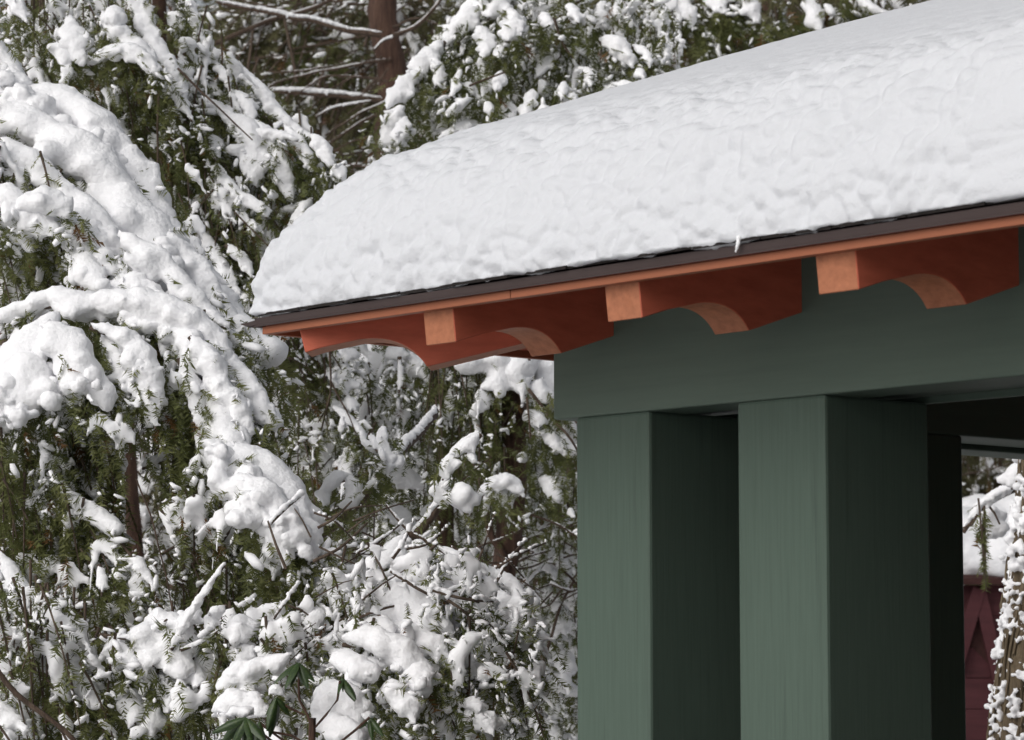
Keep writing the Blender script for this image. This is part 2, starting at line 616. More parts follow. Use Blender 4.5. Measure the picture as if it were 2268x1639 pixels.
def snow_balls(pts, wd, drip=0.5, spread=0.6, taper=0.35, lay=1.0):
    """centres and radii of the snow lying along a bough of snow half width wd"""
    C, Q = [], []
    n = len(pts)
    tg = unit(np.gradient(pts, axis=0))
    for i, p in enumerate(pts):
        u = i / max(1, n - 1)
        tp = min(1.0, taper + (1 - taper) * 3.5 * min(u, 1 - u) + 0.0)
        ww = wd * tp * (0.8 + 0.45 * noise3((p * 6)[None])[0] + 0.1)
        lat = unit(np.cross(tg[i], UP) + 1e-6)
        face = unit(np.cross(lat, tg[i]))
        C.append(p + UP * ww * 0.35)
        Q.append(ww * random.uniform(0.62, 0.85))
        for k in range(3):
            a = random.uniform(-1, 1) * spread * 1.2
            C.append(p + lat * ww * random.uniform(-0.7, 0.7) + np.array((0, -1, 0)) * ww * 0.35 * random.uniform(0, 1)
                     + np.array((a * ww, 0, -abs(a) * ww * 0.5 + ww * 0.2)))
            Q.append(ww * random.uniform(0.3, 0.62))
        for k in range(4):
            a = random.uniform(0, 2 * math.pi)
            C.append(p + np.array((math.cos(a) * ww * .95, -random.uniform(0, .5) * ww, math.sin(a) * ww * .75 + ww * .1)))
            Q.append(ww * random.uniform(.12, .3))
        if random.random() < drip:
            q = p.copy() + np.array((random.uniform(-0.5, 0.5) * ww, -ww * 0.4, 0))
            dr = unit(tg[i] * random.uniform(0.1, 0.9) + np.array((random.uniform(-0.5, 0.5), -0.2, -0.9)))
            r = ww * random.uniform(0.35, 0.55)
            for k in range(random.randint(2, 5)):
                q = q + dr * r * 0.95
                r *= random.uniform(0.74, 0.92)
                C.append(q.copy())
                Q.append(r)
    return np.array(C), np.array(Q)


def px_m(depth):
    return depth / 6415.0


def bough(tree, path, z0, z1=None, w=40, fol=1.0, snow=1.0, drip=0.5, wood=6, hang=1.4, fleck=0.4, size=0.045, name='bough', voxel=None, mat='twig', fwd=0.5, needles=True):
    """one snow-laden branch: wood, needles hanging from it, snow lying on it. path in overview pixels, w = snow width there"""
    z1 = z1 or z0
    n = len(path)
    P = np.array([at(X, Y, z0 + (z1 - z0) * i / (n - 1)) for i, (X, Y) in enumerate(path)])
    wd = w * px_m((z0 + z1) / 2) * 0.72
    pts = resample(P, max(0.012, wd * 0.55))
    pts[:, 1] += 0.3 * wd * noise3(pts * 3)
    b0 = base(tree)
    wp = resample(P, 0.05) - UP * wd * 0.15
    rw = wood * px_m(z0) * np.linspace(1, 0.35, len(wp))
    v, f = tube_arr(wp, rw, 6)
    br = link(name, mesh_np(name, v - b0, f, M[mat], True), tree)
    if snow > 0:
        C, Q = snow_balls(pts, wd, drip)
        if snow < 1:
            k = noise3(C * 4.5 + 40)
            C, Q = C[k < np.quantile(k, snow)], Q[k < np.quantile(k, snow)]
        me, _ = lump_mesh('snow_load', C, Q, M['snow'], voxel or max(0.0075, min(0.016, wd * 0.24)))
        me.transform(Matrix.Translation(Vector(-b0)))
        link('snow_load', me, br, 'stuff')
    if needles and fol > 0:
        ln = np.linalg.norm(np.diff(P, axis=0), axis=1).sum()
        nt_ = int(fol * ln / 0.011)
        i = rng.integers(0, len(pts), nt_)
        tg = unit(np.gradient(pts, axis=0))[i]
        S = pts[i] + rng.normal(0, 1, (nt_, 3)) * np.array((wd * 0.8, wd * 0.5, wd * 0.25)) + np.array((0, wd * .12, -wd * .35))
        D = unit(tg * fwd + rng.normal(0, 0.45, (nt_, 3)) + np.array((0, -0.12, -0.75)))
        L = hang * wd * rng.uniform(0.7, 1.9, nt_) + 0.04
        add_needles(br, S, D, L, size=size, fleck=fleck * .6)
        if fleck > 0:
            spray_snow(br, S, D, L, fleck * .55, .0088 if z0 < 9.5 else .011, rk=.85 if z0 < 9.5 else 1.0, name='shoot_snow')
    return br


def snow_mass(tree, poly, z_top, z_bot, n, r_px, name='snow_load', flat=.85, bump=.5):
    """broad drift of snow bending a whole fan of boughs: balls over an area whose depth runs from z_top (upper edge) to z_bot"""
    q = in_poly(poly, n)
    ys = np.array(poly)[:, 1]
    C, Q = [], []
    for X, Y in q:
        u = (Y - ys.min()) / (ys.max() - ys.min())
        z = z_top + (z_bot - z_top) * u + random.uniform(-.06, .10)
        c = at(X, Y, z)
        c[1] += .10 * noise3((c * 5)[None])[0]
        C.append(c)
        Q.append(r_px * px_m(z) * random.uniform(.3, 1.15))
    me, _ = lump_mesh(name, np.array(C), np.array(Q), M['snow'], .0088, flat, 2, bump)
    me.transform(Matrix.Translation(Vector(-base(tree))))
    return link(name, me, tree, 'stuff')


def in_poly(poly, n):
    poly = np.array(poly, float)
    lo, hi = poly.min(0), poly.max(0)
    out = []
    got = 0
    while got < n:
        q = rng.uniform(lo, hi, (n * 3, 2))
        c = np.zeros(len(q), bool)
        j = len(poly) - 1
        for i in range(len(poly)):
            xi, yi = poly[i]
            xj, yj = poly[j]
            c ^= ((yi > q[:, 1]) != (yj > q[:, 1])) & (q[:, 0] < (xj - xi) * (q[:, 1] - yi) / (yj - yi + 1e-12) + xi)
            j = i
        out.append(q[c])
        got += c.sum()
    return np.vstack(out)[:n]


def curtain(tree, poly, z0, z1, n, L=0.2, dirv=(0.2, -0.1, -0.8), size=0.045, fleck=0.45, far=False, clumps=0, clump_px=16, mat='needles', twigs=True, gap=0.029, jit=0.35, fleck_scale=1.0, fine=True, chain=4):
    """a hanging mass of fine shoots within a depth range: twigs, needles, small snow, with some bigger clumps"""
    b0 = base(tree)
    q = in_poly(poly, n)
    zz = rng.uniform(z0, z1, n)
    S = np.array([at(X, Y, z) for (X, Y), z in zip(q, zz)])
    D = unit(np.array(dirv) + rng.normal(0, jit, (n, 3)))
    LL = L * rng.uniform(0.5, 1.5, n)
    S = S - D * LL[:, None] * 0.5
    k = min(n, 110)
    lst = []
    for i in range(k):
        u = np.linspace(0, 1, 5)[:, None]
        p = S[i] + D[i] * u * LL[i]
        p[:, 2] -= 0.5 * LL[i] * np.clip(u[:, 0], 0, 1) ** 2
        lst.append(tube_arr(p, np.linspace(0.0035, 0.0012, 5) * (1.6 if far else 1), 4))
    v, f = tubes_arr(lst)
    br = link('branchlets', mesh_np('branchlets', v - b0, f, M['twig'], True), tree, 'stuff')
    add_needles(br, S, D, LL, size=size, fleck=fleck * (.6 if far else .92), far=far, mat=mat, gap=gap, fleck_scale=fleck_scale, fine=fine)
    if fleck > 0:
        zm = (z0 + z1) / 2
        spray_snow(br, S, D, LL, min(.95, fleck * (1.75 if zm < 12 else 1.1)), .0088 if zm < 9.5 else (.011 if zm < 12 else .018), rk=1.0 if zm < 9.5 else (1.15 if zm < 12 else 1.6), name='shoot_snow')
    if clumps:
        C, Q = [], []
        qc = in_poly(poly, clumps)
        for X, Y in qc:
            z = random.uniform(z0, z0 + (z1 - z0) * 0.6)
            c = at(X, Y, z)
            r = clump_px * px_m(z) * random.lognormvariate(-0.1, 0.35) * 0.6
            dv = unit(np.array(dirv) + np.array((random.uniform(-.5, .5), -0.1, random.uniform(-0.3, 0.3))))
            nj = random.randint(7, 16)
            for j in range(nj):
                u = j / nj
                sp = r * (1.1 - 0.6 * u)
                C.append(c + np.array((random.gauss(0, .75), random.gauss(0, .4), random.gauss(0, .3))) * sp)
                Q.append(r * random.uniform(0.25, 0.7) * (1.1 - 0.5 * u))
                c = c + dv * r * random.uniform(0.15, 0.45)
        me, _ = lump_mesh('snow_load', np.array(C), np.array(Q), M['snow'], max(0.006, min(0.012, clump_px * px_m(z0) * 0.2)))
        me.transform(Matrix.Translation(Vector(-b0)))
        link('snow_load', me, br, 'stuff')
    return br


def trunk(tree, path, z, px, mat='bark', name='trunk', sides=12, rough=0.05):
    P = np.array([at(X, Y, z) if len(q) == 0 else at(X, Y, q[0]) for X, Y, *q in path])
    pts = resample(P, 0.06)
    v, f = tube_arr(pts, np.linspace(px[0], px[1], len(pts)) * px_m(z) / 2, sides, rough)
    return link(name, mesh_np(name, v - base(tree), f, M[mat], True), tree)


def twig(tree, path, z, px=(6, 3), snow=0, mat='bark', name='branch', drip=0.1):
    """bare branch, optionally with a strip of snow on top (snow = its width in overview pixels)"""
    P = np.array([at(X, Y, z) if len(q) == 0 else at(X, Y, q[0]) for X, Y, *q in path])
    pts = resample(P, 0.03)
    pts += 0.006 * np.stack([noise3(pts * 9 + 2), noise3(pts * 9 + 8), noise3(pts * 9 + 5)], 1)
    v, f = tube_arr(pts, np.linspace(px[0], px[1], len(pts)) * px_m(z) / 2, 7, 0.06)
    o = link(name, mesh_np(name, v - base(tree), f, M[mat], True), tree)
    if snow:
        wd = snow * px_m(z) * 0.5
        sp = resample(pts, wd * 0.55) + UP * (px[0] * px_m(z) * 0.4)
        C, Q = snow_balls(sp, wd, drip, spread=0.25, taper=0.6)
        me, _ = lump_mesh('snow_load', C, Q * 0.9, M['snow'], max(0.005, wd * 0.24))
        me.transform(Matrix.Translation(Vector(-base(tree))))
        link('snow_load', me, o, 'stuff')
    return o


# ------------------------------------------------------------------ the setting: snowy ground rising into the wood
PAV_ROT = math.atan2(-0.755, 0.656)
PAV = np.array((0.1156, 5.41, 0.0))
EX = np.array((math.cos(PAV_ROT), math.sin(PAV_ROT), 0))     # along the front, towards the right
EY = np.array((-math.sin(PAV_ROT), math.cos(PAV_ROT), 0))    # into the building


def ss(a, b, x):
    t = np.clip((x - a) / (b - a), 0, 1)
    return t * t * (3 - 2 * t)


def ground_h(x, y):
    yy = y - 5.5 * ss(0.2, 2.5, x)
    h = 1.25 * ss(6.6, 10.5, yy) + 0.11 * np.clip(yy - 10, 0, 14) + 0.26 * np.clip(yy - 23, 0, 200)
    cx, cy = PAV[:2] + EX[:2] * 2 + EY[:2] * 2
    d = np.hypot(x - cx, y - cy)
    h = h * ss(2.9, 6.0, d)
    return h


gx = np.concatenate([np.linspace(-60, -8, 40), np.linspace(-7.7, 8, 100), np.linspace(8.4, 60, 40)])
gy = np.concatenate([np.linspace(-40, 4, 50), np.linspace(4.2, 30, 120), np.linspace(30.5, 110, 60)])
GX, GY = np.meshgrid(gx, gy)
P2 = np.stack([GX.ravel(), GY.ravel(), 0 * GX.ravel()], 1)
gz = ground_h(GX.ravel(), GY.ravel()) + 0.12 * noise3(P2 * 0.5) + 0.05 * noise3(P2 * 1.7 + 4)
P2[:, 2] = gz
nx, ny = len(gx), len(gy)
ii = (np.arange(ny - 1)[:, None] * nx + np.arange(nx - 1)[None]).ravel()
link('ground', mesh_np('ground', P2, np.stack([ii, ii + 1, ii + nx + 1, ii + nx], 1), M['ground_snow'], True), None, 'structure')

# unseen dark slab before the pavilion, added to cut snow bounce on post sides
V, f = box_arr(-1.2, 6.5, -1.9, -.45, -.3, .17, .01)
pw = link('path', mesh_np('path', V, f, M['bounce_blocker']), None, 'structure')
pw.location = PAV
pw.rotation_euler = (0, 0, PAV_ROT)

# ------------------------------------------------------------------ pavilion
OV = 0.403
SZ = 4.0
SLOPE = 0.34
pav = thing('pavilion', 'green timber pavilion corner with rust red scroll-cut rafter tails under a snowy roof', 'pavilion', PAV, PAV_ROT)


def post(x0, x1, y0, y1):
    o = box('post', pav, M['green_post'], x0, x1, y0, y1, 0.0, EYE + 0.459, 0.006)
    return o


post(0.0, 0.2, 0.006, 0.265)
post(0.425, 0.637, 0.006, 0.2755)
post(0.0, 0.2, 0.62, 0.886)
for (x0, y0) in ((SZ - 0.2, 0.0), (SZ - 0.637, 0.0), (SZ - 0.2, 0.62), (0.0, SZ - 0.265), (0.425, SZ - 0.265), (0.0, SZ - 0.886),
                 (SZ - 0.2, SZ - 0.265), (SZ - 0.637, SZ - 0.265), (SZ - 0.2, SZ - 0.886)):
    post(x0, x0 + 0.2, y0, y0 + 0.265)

# unseen boards added to darken the interior: two far sides, part of the front
for k in range(26):
    box('shade_board', pav, M['deck'], SZ - .06, SZ - .035, .3 + .142 * k, .3 + .142 * k + .139, .14, EYE + .457)
for k in range(22):
    box('shade_board', pav, M['deck'], .66 + .139 * k, .66 + .139 * k + .136, SZ - .06, SZ - .035, .14, EYE + .457)
for k in range(12):
    box('shade_board', pav, M['green_post'], 1.72 + .139 * k, 1.72 + .139 * k + .136, .05, .075, .14, EYE + .457)
BB = EYE + 0.458
# beams: front and left have an outer board and an inner one, the other two sides are plain
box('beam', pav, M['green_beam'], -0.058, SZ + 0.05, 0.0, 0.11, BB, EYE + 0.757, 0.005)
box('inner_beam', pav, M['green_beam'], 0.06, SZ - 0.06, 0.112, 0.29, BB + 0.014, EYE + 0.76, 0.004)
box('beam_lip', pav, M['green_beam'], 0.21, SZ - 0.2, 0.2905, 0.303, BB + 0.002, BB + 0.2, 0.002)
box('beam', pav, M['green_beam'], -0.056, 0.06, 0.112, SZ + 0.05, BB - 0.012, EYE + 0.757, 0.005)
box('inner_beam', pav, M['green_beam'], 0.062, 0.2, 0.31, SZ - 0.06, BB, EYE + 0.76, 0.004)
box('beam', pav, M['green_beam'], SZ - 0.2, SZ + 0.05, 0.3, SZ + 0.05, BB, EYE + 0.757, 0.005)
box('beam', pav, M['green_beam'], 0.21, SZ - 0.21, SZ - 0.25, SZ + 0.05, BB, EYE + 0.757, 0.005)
box('floor_deck', pav, M['deck'], -0.25, SZ + 0.25, -0.25, SZ + 0.25, -0.1, 0.14, 0.01)


def zs(e):
    return EYE + 0.634 + SLOPE * e


# roof deck: hipped sheet of boards, underside seen at the corner
a0, a1, mid = -OV + 0.002, SZ + OV - 0.002, SZ / 2
cor = [(a0 - .03, a0), (a1, a0), (a1, a1), (a0 - .03, a1)]
zb, zt = zs(0), zs(mid - a0)
V = [(x, y, zb) for x, y in cor] + [(mid, mid, zt)] + [(x, y, zb + 0.022) for x, y in cor] + [(mid, mid, zt + 0.022)]
F3 = [(1, 0, 4), (2, 1, 4), (3, 2, 4), (0, 3, 4), (5, 6, 9), (6, 7, 9), (7, 8, 9), (8, 5, 9)]
F4 = [(0, 1, 6, 5), (1, 2, 7, 6), (2, 3, 8, 7), (3, 0, 5, 8)]
link('roof_deck', mesh_np('roof_deck', V, [np.array(F3), np.array(F4)], M['red_wood']), pav)


def prism(prof, w0, w1, axis):
    """profile (s, z) extruded in width; axis maps (s, width, z) to local x, y, z. The lit tint goes on faces along the first edge"""
    n = len(prof)
    v = [axis(s, w0, z) for s, z in prof] + [axis(s, w1, z) for s, z in prof]
    return v, n


def rafter(name, prof, w0, w1, axis, flip=False, ncut=15):
    v, n = prism(prof, w0, w1, axis)
    me = bpy.data.meshes.new(name)
    side0 = list(range(n))
    side1 = list(range(2 * n - 1, n - 1, -1))
    faces = [side0, side1]
    for i in range(n):
        j = (i + 1) % n
        faces.append([j, i, i + n, j + n])
    if flip:
        faces = [f[::-1] for f in faces]
    me.from_pydata([tuple(q) for q in v], [], faces)
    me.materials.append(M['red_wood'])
    me.materials.append(M['lit_cut_wood'])
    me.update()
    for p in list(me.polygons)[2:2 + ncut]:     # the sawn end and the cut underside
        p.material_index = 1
    for p in me.polygons:
        p.use_smooth = False
    o = link(name, me, pav)
    bv = o.modifiers.new('bevel', 'BEVEL')
    bv.width = 0.0015
    bv.segments = 1
    bv.limit_method = 'ANGLE'
    bv.angle_limit = R(50)
    return o


def arc(p0, p1, p2, n=10):
    """quadratic curve p0 -> p2 bulging through p1"""
    t = np.linspace(0, 1, n)[:, None]
    p0, p1, p2 = map(np.array, (p0, p1, p2))
    return [tuple(q) for q in (1 - t) ** 2 * p0 + 2 * t * (1 - t) * p1 + t ** 2 * p2]


# common rafter: s is measured in from the eave edge, z over the eye
e0 = 0.012
prof = [(e0, 0.634 + SLOPE * e0 - 0.001), (0.0205, 0.5645), (0.082, 0.5835)]
prof += arc((0.15, 0.5995), (0.235, 0.615), (0.272, 0.5623), 12)
prof += [(0.425, 0.611), (0.425, 0.634 + SLOPE * 0.425 - 0.001)]
prof = [(s, EYE + z) for s, z in prof]
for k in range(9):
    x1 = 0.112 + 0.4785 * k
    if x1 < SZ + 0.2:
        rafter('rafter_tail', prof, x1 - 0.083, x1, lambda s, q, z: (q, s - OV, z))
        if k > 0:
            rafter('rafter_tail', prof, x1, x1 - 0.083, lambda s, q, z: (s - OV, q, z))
# hip rafter at the corner
hs = SLOPE / math.sqrt(2)
hp = [(0.05, 0.634 + hs * 0.05 - 0.002), (0.066, 0.581), (0.10, 0.5915)]
hp += arc((0.17, 0.606), (0.255, 0.617), (0.297, 0.553), 12)
hp += [(0.56, 0.615), (0.56, 0.634 + hs * 0.56 - 0.002)]
hp = [(s, EYE + z) for s, z in hp]
q2 = 1 / math.sqrt(2)
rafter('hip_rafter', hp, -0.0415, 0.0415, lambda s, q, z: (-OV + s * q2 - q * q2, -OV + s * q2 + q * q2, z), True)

# fascia boards, metal drip edge, shingles along the two seen eaves
E0, E1 = -OV, SZ + OV
fj = [E0 - 0.030, 0.29, 2.2, E1]
for k in range(3):
    box('fascia_board', pav, M['fascia'], fj[k] + (0.001 if k else 0), fj[k + 1] - 0.001, E0 - 0.006, E0 + 0.012, EYE + 0.6232, EYE + 0.638 - 0.0006 * (k == 1), 0.0012)
box('fascia_board', pav, M['fascia'], E0 - 0.032, E0 - 0.018, E0 + 0.0125, E1, EYE + 0.6232, EYE + 0.638, 0.0012)
box('fascia_board', pav, M['fascia'], E1 - 0.012, E1 + 0.004, E0 + 0.0125, E1, EYE + 0.6232, EYE + 0.638, 0.0012)


def drip_profile(axis, a, b, name='drip_edge'):
    # thin bent metal: face, kicked-out bottom lip, return under the shingles
    pr = [(0.010, 0.6385), (0.0155, 0.6372), (0.0150, 0.6395), (0.0125, 0.6415), (0.0125, 0.6548), (0.0, 0.6562), (-0.05, 0.6735), (-0.05, 0.6725), (0.0, 0.6552), (0.0085, 0.6535), (0.0085, 0.6405)]
    pr = [(E0 - s, EYE + z) for s, z in pr]
    n = len(pr)
    v = [axis(s, a(s), z) for s, z in pr] + [axis(s, b, z) for s, z in pr]
    f = [list(range(n)), list(range(2 * n - 1, n - 1, -1))] + [[(i + 1) % n, i, i + n, (i + 1) % n + n] for i in range(n)]
    me = bpy.data.meshes.new(name)
    me.from_pydata([tuple(q) for q in v], [], f)
    me.materials.append(M['metal'])
    me.update()
    return link(name, me, pav)


drip_profile(lambda s, q, z: (q, s, z), lambda s: s - .033, E1)
drip_profile(lambda s, q, z: (s - .033, q, z), lambda s: s + 0.0012, E1)
# the bent-out metal tip at the corner
v, f = tubes_arr([tube_arr(np.array([(E0 - 0.040, E0 - 0.004, EYE + 0.647), (E0 - 0.056, E0 - 0.018, EYE + 0.643), (E0 - 0.072, E0 - 0.026, EYE + 0.645)]), [0.008, 0.006, 0.001], 5)])
link('drip_tip', mesh_np('drip_tip', v, f, M['metal']), pav)

sh_v, sh_f = box_arr(0, 0.148, 0, 0.16, 0, 0.005, 0.0)
sh_v[:, 2] += sh_v[:, 1] * SLOPE
sh_me = mesh_np('shingle', sh_v, sh_f, M['shingle'])
x = E0 - 0.048
k = 0
while x < E1 - 0.1 and k < 32:
    o = link('shingle', sh_me, pav)
    o.location = (x, E0 - 0.016 + random.uniform(-0.004, 0.003), EYE + 0.6565 + random.uniform(0, 0.0014))
    o.rotation_euler = (0, random.uniform(-0.008, 0.008), 0)
    x += 0.15
    k += 1
sh2 = sh_v[:, [1, 0, 2]].copy()
sh_me2 = mesh_np('shingle', sh2, [q[:, ::-1] for q in sh_f], M['shingle'])
y = E0 + 0.14
for k in range(24):
    o = link('shingle', sh_me2, pav)
    o.location = (E0 - 0.050 + random.uniform(-0.004, 0.003), y, EYE + 0.6565 + random.uniform(0, 0.0014))
    y += 0.15

# ------------------------------------------------------------------ snow on the pavilion roof
def axis_coords(na, step, far):
    Rr = 0.16
    ph = np.linspace(0, np.pi / 2, na)
    a = Rr * (1 - np.cos(ph))
    b = np.arange(Rr + 0.006, far, step)
    c = np.concatenate([np.linspace(far + .04, 2 * (SZ / 2 + OV) - 0.35, 44), np.linspace(2 * (SZ / 2 + OV) - 0.3, 2 * (SZ / 2 + OV), 14)])
    return np.concatenate([a, b, c])


ax_, ay_ = axis_coords(60, .0052, 1.75), axis_coords(92, .0075, 1.05)
EDGE = 0.016
EXL = 0.034
LEN = 2 * (SZ / 2 + OV) + 2 * EDGE
ax_, ay_ = ax_ / ax_[-1] * LEN, ay_ / ay_[-1] * LEN
U_, V_ = np.meshgrid(ax_, ay_)
u, v = U_.ravel(), V_.ravel()


def smin(a, b, k):
    h = np.clip(0.5 + 0.5 * (b - a) / k, 0, 1)
    return b * (1 - h) + a * h - k * h * (1 - h)


def snow_z(u, v):
    d1 = np.minimum(u, LEN - u)
    d2 = np.minimum(v, LEN - v)
    d = np.maximum(smin(d1, d2, 0.07 * np.clip(np.minimum(d1, d2) / 0.1, 0.02, 1)), 0)
    d = np.minimum(d, np.minimum(d1, d2))
    Rr = 0.17
    q = np.clip(1 - d / Rr, 0, 1)
    prof = np.sqrt(np.clip(1 - q ** 2.15, 0, 1))
    return EYE + 0.662 + 0.326 * d + 0.214 * prof + 0.092 * (1 - np.exp(-d / 0.45)), d


z, d = snow_z(u, v)
x, y = E0 - EXL - EDGE + u * (LEN + EXL) / LEN, E0 - EDGE + v
co = np.stack([x, y, z], 1)
n_, my_ = len(ax_), len(ay_)
Z2 = z.reshape(my_, n_)
zx = np.gradient(Z2, ax_, axis=1).ravel()
zy = np.gradient(Z2, ay_, axis=0).ravel()
nrm = unit(np.stack([-np.clip(zx, -6, 6), -np.clip(zy, -6, 6), np.ones_like(zx)], 1))
steep = np.clip(np.hypot(zx, zy) / 1.2, 0, 1)
amp = 0.12 + 0.88 * ss(0.42, 0.04, d)
wob = co + 0.02 * np.stack([noise3(co * 11 + 7), noise3(co * 11 + 17), noise3(co * 11 + 29)], 1)
disp = (lumps(wob * 28 + 3, 5) - 0.5) * 0.0135 + (lumps(wob * 50 + 3, 9) - 0.5) * 0.006 + noise3(co * 11 + 1) * 0.010 + noise3(co * 3 + 1) * 0.016
disp *= amp
rim = np.minimum(np.minimum(u, LEN - u), np.minimum(v, LEN - v))
co = co + nrm * disp[:, None]
ii = (np.arange(my_ - 1)[:, None] * n_ + np.arange(n_ - 1)[None]).ravel()
faces = np.stack([ii, ii + 1, ii + n_ + 1, ii + n_], 1)
# skirt: ragged lower edge hanging to the shingles, then back under
ringi = np.concatenate([np.arange(n_), np.arange(1, my_) * n_ + n_ - 1, (my_ - 1) * n_ + np.arange(n_ - 2, -1, -1), np.arange(my_ - 2, 0, -1) * n_])
rp = co[ringi].copy()
cen = np.array((SZ / 2, SZ / 2, 0))
outd = unit((rp - cen) * (1, 1, 0))
hang = 0.003 + 0.016 * np.clip(noise3(rp * 9 + 50) + 0.1, -0.2, 1) + 0.028 * np.clip(noise3(rp * 24 + 60) - 0.12, 0, 1)
r1 = rp.copy()
r1[:, 2] = EYE + 0.6620 - hang * .6
r1 -= outd * 0.012
r2 = rp.copy()
r2 -= outd * 0.05
r2[:, 2] = EYE + 0.662 + 0.018
m_ = len(ringi)
allv = np.vstack([co, r1, r2])
b1, b2 = len(co), len(co) + m_
j = np.arange(m_)
j2 = (j + 1) % m_
sk1 = np.stack([ringi[j2], ringi[j], b1 + j, b1 + j2], 1)
sk2 = np.stack([b1 + j2, b1 + j, b2 + j, b2 + j2], 1)
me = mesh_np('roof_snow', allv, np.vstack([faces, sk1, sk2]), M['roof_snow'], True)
rs = link('roof_snow', me)
rs.location = PAV
rs.rotation_euler = (0, 0, PAV_ROT)
rs['label'] = 'thick rounded blanket of lumpy white snow covering the pavilion roof'
rs['category'] = 'snow'


# small frozen bits at the eave and a fallen leaf
def pav_pt(x, y, z):
    return PAV + EX * x + EY * y + UP * z


def on_eave(X, out=0.018):
    """x along the front eave that is seen at overview column X"""
    r = (X - 1134) / 6415.0
    o = PAV + EY * (-OV - out)
    return (r * o[1] - o[0]) / (EX[0] - r * EX[1])


xi = on_eave(1646)
ic = pav_pt(xi, -OV - 0.02, EYE + 0.668)
C = np.array([(0, 0, -0.004), (-0.001, 0, -0.012), (-0.003, 0, -0.019), (-0.005, 0, -0.025)])
me, _ = lump_mesh('snow_drip', C, np.array([0.0045, 0.0040, 0.0034, 0.0022]), M['snow'], 0.0016, 1.2, 1, 0.1)
o = link('snow_drip', me)
o.location = ic
o['label'] = 'tiny white frozen drip hanging over the dark metal eave edge'
o['category'] = 'icicle'

# leaf on the roof snow
lf = np.array([(-0.012, 0, 0), (-0.004, 0.006, 0.002), (0.006, 0.005, 0.001), (0.013, 0, 0.003), (0.006, -0.005, 0.0), (-0.004, -0.006, 0.001)])
lx, ly = 1.05, 0.42
lz, _ = snow_z(np.array([lx + OV + EDGE]), np.array([ly + OV + EDGE]))
lm = mesh_np('fallen_leaf', lf, np.array([(0, 1, 5), (2, 3, 4), (1, 2, 4), (1, 4, 5)]), M['red_bark'])
o = link('fallen_leaf', lm)
o.location = pav_pt(lx, ly, float(lz[0]) + 0.02)
o.rotation_euler = (0.3, 0.2, 0.6)
o['label'] = 'small reddish brown dead leaf lying on the roof snow'
o['category'] = 'leaf'

# ------------------------------------------------------------------ trees
def tree(name, label, X, depth, cat='tree', group=None):
    p = at(X, 1467, depth)
    p[2] = float(ground_h(np.array([p[0]]), np.array([p[1]]))[0])
    return thing(name, label, cat, p, 0, group)


def foot(t):
    return np.array(t.location)


def off_trunk(t, top, r0, r1, mat='bark', lean=0.0):
    """trunk standing at the thing's base"""
    b = foot(t)
    P = np.array([b - UP * 0.15, b + UP * top * 0.4 + np.array((lean * 0.3, 0, 0)), b + UP * top + np.array((lean, 0, 0))])
    pts = resample(P, 0.12)
    v, f = tube_arr(pts, np.linspace(r0, r1, len(pts)), 12, 0.05)
    return link('trunk', mesh_np('trunk', v - b, f, M[mat], True), t)


